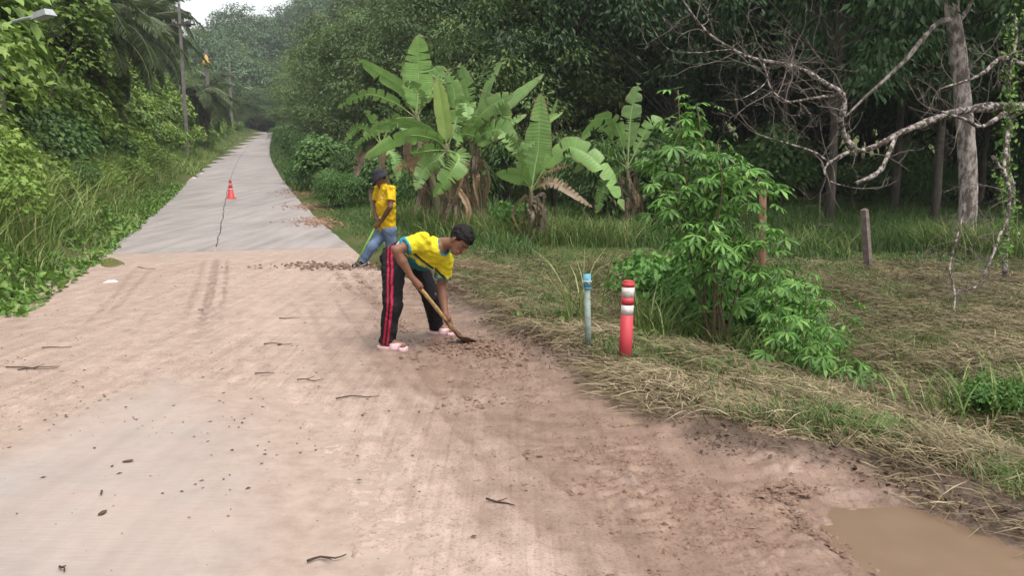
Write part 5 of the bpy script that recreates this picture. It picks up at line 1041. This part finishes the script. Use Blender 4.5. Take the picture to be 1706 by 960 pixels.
# trousers
sd = SDF(lo, hi, .0065)
sd.cone(J['hipR'], J['hipL'], .115, .115, .04); sd.cone((J['hipR']+J['hipL'])/2, pel+ta*.04, .125, .125, .04, bL, 1.15)
sd.path([J['hipR'], J['kneR'], J['ankR']+np.array([0, 0, .01])], [.115, .084, .066], .03); sd.path([J['hipL'], J['kneL'], J['ankL']+np.array([0, 0, .02])], [.115, .088, .068], .03)
sd.noise(.010, 20, 1); sd.noise(.008, 36, 5); sd.noise(.005, 60, 2)
sd.plane(J['ankR']+np.array([0, 0, .0]), J['ankR']-J['kneR'], .25); sd.plane(J['ankL']+np.array([0, 0, .012]), J['ankL']-J['kneL'], .25); sd.plane(pel+ta*.085, ta, .5)
def coltr(V):
    c = np.tile(np.array([.020, .018, .021]), (len(V), 1))
    for a, b in ((J['hipR'], J['kneR']), (J['kneR'], J['ankR'])):
        h = seg_h(V, a, b); ok = (h > -.25) & (h < 1.12); p = a+np.clip(h, -.25, 1.12)[:, None]*(b-a); r = V-p
        nn = unit(np.array([-.12, -1, 0.05])); sd_ = np.cross(unit(b-a), nn); ang = np.arctan2(r@sd_, r@nn); w = np.linalg.norm(r, axis=1)*ang
        near = ok & ((V[:, 2] >= J['kneR'][2]) == (a is J['hipR'])) & (np.linalg.norm(r, axis=1) < .16) & (V[:, 0] < J['hipR'][0]+.16)
        for o, wd in ((-.0185, .0095), (.0185, .0095)): c[near & (np.abs(w-o-.0) < wd)] = (.42, .022, .06)
    return c
person_mesh(sd, 'trousers', M['cloth'], t1, coltr)
# a white undershirt band at the waist
sd = SDF(lo, hi, .009); sd.cone(pel+ta*.03, pel+ta*.11, .134, .132, .02, bL, 1.16); sd.noise(.004, 30, 5); sd.plane(pel+ta*.115, ta); sd.plane(pel+ta*.045, -ta); 
def colu(V): return np.tile(np.array([.55, .52, .58]), (len(V), 1))
person_mesh(sd, 'undershirt', M['cloth'], t1, colu)
# shirt: body, two short sleeves, a round neckline
sd = SDF(lo, hi, .008)
sd.cone(pel+ta*.10, chest, .140, .138, .04, bL, 1.22); sd.cone(chest, (shR+shL)/2*.75+neck*.25, .138, .10, .04, bL, 1.3); sd.cone(shR, shL, .075, .075, .04); sd.cone(chest+fwd*.03, pel+ta*.2+fwd*.07, .10, .09, .05)
slR, slL = shR+(J['elR']-shR)*.62, shL+(J['elL']-shL)*.62
sd.cone(shR, slR, .078, .074, .03); sd.cone(shL, slL, .078, .074, .03)
sd.noise(.010, 24, 4); sd.noise(.008, 40, 3); sd.noise(.006, 60, 7)
sd.plane(slR, J['elR']-shR, .17); sd.plane(slL, J['elL']-shL, .15); sd.plane(pel+ta*.105, -ta, .6)
nk = neck+fwd*.035+ta*.045; sd.ell(nk, np.array([bL, fwd, ta]), np.array([.072, .085, .085]), .01, True)
def cols(V):
    Y_, T_, N_ = np.array([.66, .56, .028]), np.array([.035, .22, .27]), np.array([.05, .055, .05]); c = np.tile(Y_, (len(V), 1)); u = seg_h(V, pel, neck); x = (V-pel)@bL; z = (V-chest)@fwd; wv = .05*np.sin(x*18+1)
    w2 = fbm(V[:, 0]*16, V[:, 2]*16, 3, 9)
    lowf = (u < .36+.30*(w2-.5)+.25*np.clip(z/.14, -1, 1)) & (z > -.03); c[lowf] = T_*.75
    band = (np.abs(u-(.47+.25*np.clip(z/.14, -1, 1))) < .030) & (z > -.02); c[band] = N_
    b2 = (np.abs(u-(.42+.25*np.clip(z/.14, -1, 1))) < .018) & (z > -.02); c[b2] = (.40, .46, .12)
    back = (z <= -.0) & (u < .40+.08*np.sin(x*30)); c[back] = np.array([.05, .30, .24]); b3 = (z <= -.0) & (np.abs(u-.33-.05*np.sin(x*22)) < .035); c[b3] = (.42, .52, .30); b4 = (z <= 0) & (np.abs(u-.26) < .022); c[b4] = (.02, .16, .34)
    pk = (u < .225) & (w2 > .46); c[pk] = (.50, .12, .24); pk2 = (u < .21) & (w2 < .42); c[pk2] = (.50, .42, .04)
    for sh, sl, el in ((shR, slR, J['elR']), (shL, slL, J['elL'])):
        h = (V-sl)@unit(el-sh); d = np.linalg.norm(V-sl, axis=1); c[(np.abs(h) < .022) & (d < .12)] = (.04, .25, .33)
    dn = np.linalg.norm(((V-nk)@np.array([bL, fwd, ta]).T)/np.array([.072, .085, .085]), axis=1); c[(dn < 1.20)] = (.05, .24, .30); c[(dn < 1.06)] = (.03, .14, .20)
    return c
person_mesh(sd, 'shirt', M['cloth'], t1, cols)
# drawstring hanging from the waist
mb = MB(); a = J['hipR']*.5+J['hipL']*.5+np.array([-.02, -.17, -.06]); mb.tube(spline([a, a+np.array([.02, -.02, -.15]), a+np.array([-.01, 0, -.30])], 8), .006, 6); put('drawstring', mb.mesh('drawstring', off=t1.location), simple('red cord', (.35, .06, .09), (.25, .04, .06), 20), t1)
# slippers
def slipper(parent, hl, fd, zg):
    u = np.linspace(0, 1, 15); n = len(u); sv = np.cross([0, 0, 1], fd); V = []; hw = .034+.025*np.sin(np.pi*np.clip(u*1.02, 0, 1))**.5*(.75+.5*u); hw[0] = .022; hw[-1] = .020
    rows_ = [(.0, .92), (.008, 1.04), (.030, 1.03), (.036, .95)]; b0 = np.array([hl[0], hl[1], zg])-fd*.05
    for zz, k_ in rows_:
        loop = [b0+fd*(.30*q)+sv*w*k_+np.array([0, 0, zz]) for q, w in zip(u, hw)]+[b0+fd*(.30*q)-sv*w*k_+np.array([0, 0, zz]) for q, w in zip(u[::-1], hw[::-1])]; V += loop
    m = 2*n; F = [(r*m+i, r*m+(i+1) % m, (r+1)*m+(i+1) % m, (r+1)*m+i) for r in range(3) for i in range(m)]; F += [tuple(range(m))[::-1], tuple(range(3*m, 4*m))]
    mb = MB(); mb.add(V, F); so = put('slipper', mb.mesh('slipper', off=parent.location), M['pink'], parent); mb = MB(); nn = 9; V = []
    for q in (.50, .62, .74, .84):
        for rr in (1.0, .86):
            for i in range(nn): a = math.pi*i/(nn-1); V.append(b0+fd*(.30*q)+sv*(.064*rr*math.cos(a))+np.array([0, 0, .022+.072*(1.12-q*.55)*rr*math.sin(a)**.7]))
    F = []
    for j in range(3):
        for i in range(nn-1): F.append((j*18+i, j*18+i+1, (j+1)*18+i+1, (j+1)*18+i)); F.append((j*18+9+i, (j+1)*18+9+i, (j+1)*18+10+i, j*18+10+i))
    for j in (0, 3):
        for i in range(nn-1): F.append((j*18+i, j*18+9+i, j*18+10+i, j*18+i+1))
    mb.add(V, F); put('strap', mb.mesh('strap', off=parent.location), M['pink'], so)
slipper(t1, J['heelR'], fdR, fR[2]-.004); slipper(t1, J['heelL'], fdL, fL[2]-.004)
# shovel
bt = foot_pt(793, 571); ts = thing('shovel', tuple(bt), 'muddy bamboo handled shovel held by the bending worker, blade in the mud', 'shovel'); off = np.array(ts.location)
hE = W(757, 552, 7.27); mb = MB(); c = spline([hA-hd*.06, hA+hd*.2, hE], 16); mb.tube(c, .017+.002*np.array([1 if i % 5 == 0 else 0 for i in range(16)]), 10, wob=.08); put('handle', mb.mesh('shovel_handle', off=off), M['bamboo'], ts)
tip = bt+np.array([.02, .04, -.012]); d0 = unit(tip-hE); sv = unit(np.cross(d0, [0, 0, 1])); up = np.cross(sv, d0); n = 10; V = []
for k_, lift in ((1, 0), (-1, -.008)):
    for i in range(n):
        u = i/(n-1); p = hE+(tip-hE)*u-up*.045*math.sin(math.pi*u)*1.0; w = .02+.085*sm(.12, .45, u)*(1-.55*sm(.72, 1.0, u)**2)
        for j in range(7): q = (j-3)/3; V.append(p+sv*w*q+up*(.032*q*q*sm(.1, .4, u)+lift))
F = []
for i in range(n-1):
    for j in range(6): e = i*7+j; F.append((e, e+1, e+8, e+7)); F.append((70+e, 70+e+7, 70+e+8, 70+e+1))
for i in range(n-1):
    for j in (0, 6): e = i*7+j; F.append((e, e+7, e+77, e+70))
for j in range(6): F.append((63+j, 64+j, 134+j, 133+j)); F.append((j, 70+j, 71+j, j+1))
mb = MB(); mb.add(V, F); bl = put('blade', mb.mesh('shovel_blade', off=off), M['mudsteel'], ts); mb = MB(); mb.tube([hE-hd*.07, hE+d0*.09-up*.02], [.024, .020], 10); put('socket', mb.mesh('socket', off=off), M['mudsteel'], bl)

# ---------------- the standing worker in a hat
D2 = lambda x, y: (570+x/4.8, 260+y/4.8)
Y2 = 13.0; fq = G(601, 447); Y2 = float(fq[1])
def Q(x, y, d=0): return W(*D2(x, y), Y2+d)
K = dict(hipL=Q(375, 590, .05), hipR=Q(340, 590, .25), kneL=Q(395, 740, .12), ankL=Q(420, 870, .38), kneR=Q(245, 720, -.02), ankR=Q(165, 838, .0), shL=Q(392, 270, -.10), shR=Q(292, 268, .22), elL=Q(385, 408, -.22), elR=Q(268, 400, .22), neck=Q(322, 232, .06))
zg2 = float(zroad(st(fq[0], fq[1])[0])); ga = gz(K['ankL'][0], K['ankL'][1]); K['ankL'][2] = float(ga)+.10
K['wrL'] = Q(313, 520, -.06); K['wrR'] = Q(272, 502, .06); hA2 = Q(283, 530, 0); hB2 = Q(108, 838, -.04); hd2 = unit(hB2-hA2)
t2 = thing('person', (fq[0]+.15, Y2, zg2), 'standing person in a yellow polo, blue jeans and dark bucket hat holding a green hoe', 'person')
lo, hi = np.array([fq[0]-.5, Y2-.6, zg2-.05]), np.array([fq[0]+1.15, Y2+1.0, zg2+1.9])
hc2 = Q(300, 178, .02); up2 = np.array([-.28, -.12, .95]); fc2 = np.array([-.80, -.42, -.42]); bL2 = unit(K['shL']-K['shR']); pel2 = (K['hipL']+K['hipR'])/2; ta2 = unit(K['neck']-pel2); fw2 = unit(np.cross(bL2, ta2))
sd = SDF(lo, hi, .010); mid2 = pel2*.35+(K['shL']+K['shR'])*.5*.65
sd.cone(pel2, mid2, .10, .11, .03, bL2, 1.25); sd.cone(mid2, K['neck']-ta2*.06, .11, .07, .03, bL2, 1.3); sd.cone(K['shR'], K['shL'], .05, .05, .03); sd.cone(K['neck']-ta2*.04, hc2, .055, .052, .02)
cL2, cR2 = hA2+hd2*.06, hA2+hd2*.0-hd2*.035
for s_ in 'RL':
    sd.path([K['sh'+s_], K['el'+s_]], [.054, .041], .02); sd.path([K['el'+s_], K['el'+s_]*.6+K['wr'+s_]*.4, K['wr'+s_]], [.04, .042, .027], .015); sd.path([K['hip'+s_], K['kne'+s_], K['ank'+s_]], [.07, .05, .035], .02); a = K['ank'+s_]; fd = unit([-.9, -.35, 0]); sd.path([a, a+fd*.04-np.array([0, 0, .05]), a+fd*.15-np.array([0, 0, .07])], [.035, .035, .022], .02)
hand(sd, K['wrL'], cL2, hd2, .016, .006, 1); hand(sd, K['wrR'], cR2, hd2, .016, .006, -1); A2, L2 = head(sd, hc2, up2, fc2, 1.0)
def colb2(V):
    c = np.tile(SKIN2, (len(V), 1)); head_color(V, c, A2, hc2, 1.0, SKIN2); return c
person_mesh(sd, 'body', M['skin'], t2, colb2)
sd = SDF(hc2-.2, hc2+.2, .007); sd.ell(L2(0, -.016, .036), A2, (.079, .099, .09), .005); sd.noise(.004, 90, 2); sd.plane(L2(0, .02, .0), fc2); sd.plane(L2(0, 0, -.06), -np.array(up2)); V, F = sd.mesh(); put('hair', mesh('hair', V-np.array(t2.location), [F]), M['hairm'], t2)
# bucket hat
rows_ = [(.150, -.012), (.152, -.004), (.105, .035), (.098, .050), (.094, .085), (.080, .118), (.045, .132), (.008, .134)]; mb = MB(); mb.lathe(rows_, n=28); V = mb.V[0]; V[:, 1] *= 1.12; V[:, 2] -= .03*(V[:, 1]/.16)*(np.hypot(V[:, 0], V[:, 1]) > .12); V[:, 2] += .006*np.sin(np.arctan2(V[:, 1], V[:, 0])*5)*(np.hypot(V[:, 0], V[:, 1]) > .12)
mb.V[0] = hc2+(V+np.array([0, -.008, .028]))@A2; put('hat', mb.mesh('hat', off=t2.location), M['hatm'], t2)
# polo shirt
sd = SDF(lo, hi, .009); sd.cone(pel2-ta2*.02, mid2, .142, .146, .04, bL2, 1.15); sd.cone(mid2, K['neck']-ta2*.09, .146, .09, .04, bL2, 1.35); sd.cone(K['shR'], K['shL'], .072, .072, .04)
s2 = {s_: K['sh'+s_]+(K['el'+s_]-K['sh'+s_])*.66 for s_ in 'RL'}
for s_ in 'RL': sd.cone(K['sh'+s_], s2[s_], .074, .080, .03)
sd.noise(.010, 22, 2); sd.noise(.008, 38, 1); sd.noise(.006, 56, 5)
for s_ in 'RL': sd.plane(s2[s_], K['el'+s_]-K['sh'+s_], .16)
sd.plane(pel2-ta2*.035, -ta2, .6); sd.cone(K['neck']-ta2*.055, K['neck']+ta2*.012, .076, .074, .008); nk2 = K['neck']+fw2*.055-ta2*.005; sd.ell(nk2, np.array([bL2, fw2, ta2]), (.035, .05, .075), .006, True); sd.plane(K['neck']+ta2*.022, ta2, .14)
def cols2(V):
    c = np.tile(np.array([.62, .40, .018]), (len(V), 1)); x = (V-K['neck'])@bL2; z = (V-K['neck'])@ta2; f = (V-K['neck'])@fw2
    em = (f > .02) & (np.abs(x-.075) < .035) & (np.abs(z+.165) < .035); c[em & ((np.floor(z*90) % 2) == 0)] = (.62, .52, .28); c[(f > .03) & (np.abs(x) < .006) & (z > -.19) & (z < -.05)] = (.42, .26, .012); return c
person_mesh(sd, 'polo_shirt', M['cloth'], t2, cols2)
# jeans
sd = SDF(lo, hi, .010); sd.cone(K['hipR'], K['hipL'], .12, .12, .04); sd.cone(pel2, pel2+ta2*.08, .13, .125, .03, bL2, 1.15)
for s_ in 'RL': sd.path([K['hip'+s_], K['kne'+s_], K['ank'+s_]+np.array([0, 0, .0])], [.112, .082, .074], .03)
sd.noise(.006, 22, 3); sd.noise(.004, 45, 6)
for s_ in 'RL': sd.plane(K['ank'+s_]-np.array([0, 0, .02]), K['ank'+s_]-K['kne'+s_], .2)
sd.plane(pel2+ta2*.06, ta2, .5)
def colj(V):
    n = fbm(V[:, 0]*7, V[:, 2]*7, 3, 4)[:, None]; return np.array([.05, .085, .18])*(1-n)+np.array([.19, .25, .36])*n
person_mesh(sd, 'jeans', M['denim'], t2, colj)
# shoes with a white swoosh-shaped stripe and pale sole edge
def shoe(a, zg, fd):
    sd = SDF(np.array([a[0]-.4, a[1]-.35, zg-.06]), np.array([a[0]+.3, a[1]+.3, zg+.3]), .008); hl = np.array([a[0], a[1], zg+.05])-fd*.05; sd.path([hl, hl+fd*.12, hl+fd*.21-np.array([0, 0, .012])], [.042, .046, .034], .02); sd.cone(a, hl+fd*.02, .045, .045, .02); sd.plane((0, 0, 0), (0, 0, -1)) if False else None
    sd.f = np.maximum(sd.f, (zg-.0)-np.broadcast_to((sd.lo[2]+sd.res*np.arange(sd.n[2]))[None, None, :], sd.n)); sd.plane(a+np.array([0, 0, .03]), (0, 0, 1)); V, F = sd.mesh(); col = np.tile(np.array([.02, .02, .022]), (len(V), 1)); x = (V-hl)@fd; z = V[:, 2]-zg
    col[z < .014] = (.45, .44, .42); col[(np.abs(z-(.028+.9*np.maximum(0, .16-x)**2*2.2)) < .009) & (x > .0) & (x < .17)] = (.7, .68, .66); put('shoe', mesh('shoe', V-np.array(t2.location), [F], True, None, col), M['skin'], t2)
shoe(K['ankR'], zg2+.01, unit([-.82, -.55, 0])); shoe(K['ankL'], float(ga), unit([-.8, -.5, 0]))
# hoe
gb = foot_pt(593, 441); t3 = thing('hoe', tuple(gb), 'hoe with a bright green handle held by the standing worker', 'hoe'); off = np.array(t3.location); e = np.array([hB2[0], hB2[1], gb[2]+.03]); mb = MB(); mb.tube([hA2-hd2*.10, (hA2+e)/2, e], [.0165, .0165, .0165], 10); put('handle', mb.mesh('hoe_handle', off=off), M['greenh'], t3)
sv = unit(np.cross(unit(e-hA2), [0, 0, 1.])); dn = unit(np.array([.55, -.25, -.35])); mb = MB(); V = []
for k_ in (0, .008):
    for u, w in ((0, .05), (.5, .09), (1, .10)):
        for q in (-1, 1): V.append(e+np.array([0, 0, .05])+dn*.17*u+sv*w*q+np.array([0, 0, k_]))
mb.add(V, [(0, 1, 3, 2), (2, 3, 5, 4), (6, 8, 9, 7), (8, 10, 11, 9), (0, 2, 8, 6), (2, 4, 10, 8), (1, 7, 9, 3), (3, 9, 11, 5), (4, 5, 11, 10), (0, 6, 7, 1)]); hb = put('blade', mb.mesh('hoe_blade', False, off), M['mudsteel'], t3); mb = MB(); mb.tube([e-unit(e-hA2)*.05, e+unit(e-hA2)*.02+np.array([0, 0, .03])], .024, 10); put('collar', mb.mesh('hoe_collar', off=off), M['mudsteel'], hb)

# ================================================================== AIR: faint humid haze round the whole place
m = bpy.data.materials.new('humid air'); m.use_nodes = True; nd, lk = m.node_tree.nodes, m.node_tree.links; nd.remove(nd['Principled BSDF'])
pv = nd.new('ShaderNodeVolumePrincipled'); pv.inputs['Color'].default_value = (.92, .95, 1, 1); pv.inputs['Density'].default_value = .0004; lk.new(pv.outputs[0], nd['Material Output'].inputs['Volume'])
mb = MB(); mb.box((0, 330, 40), (1900, 1720, 110)); put('haze', mb.mesh('haze', False), m, kind='stuff')
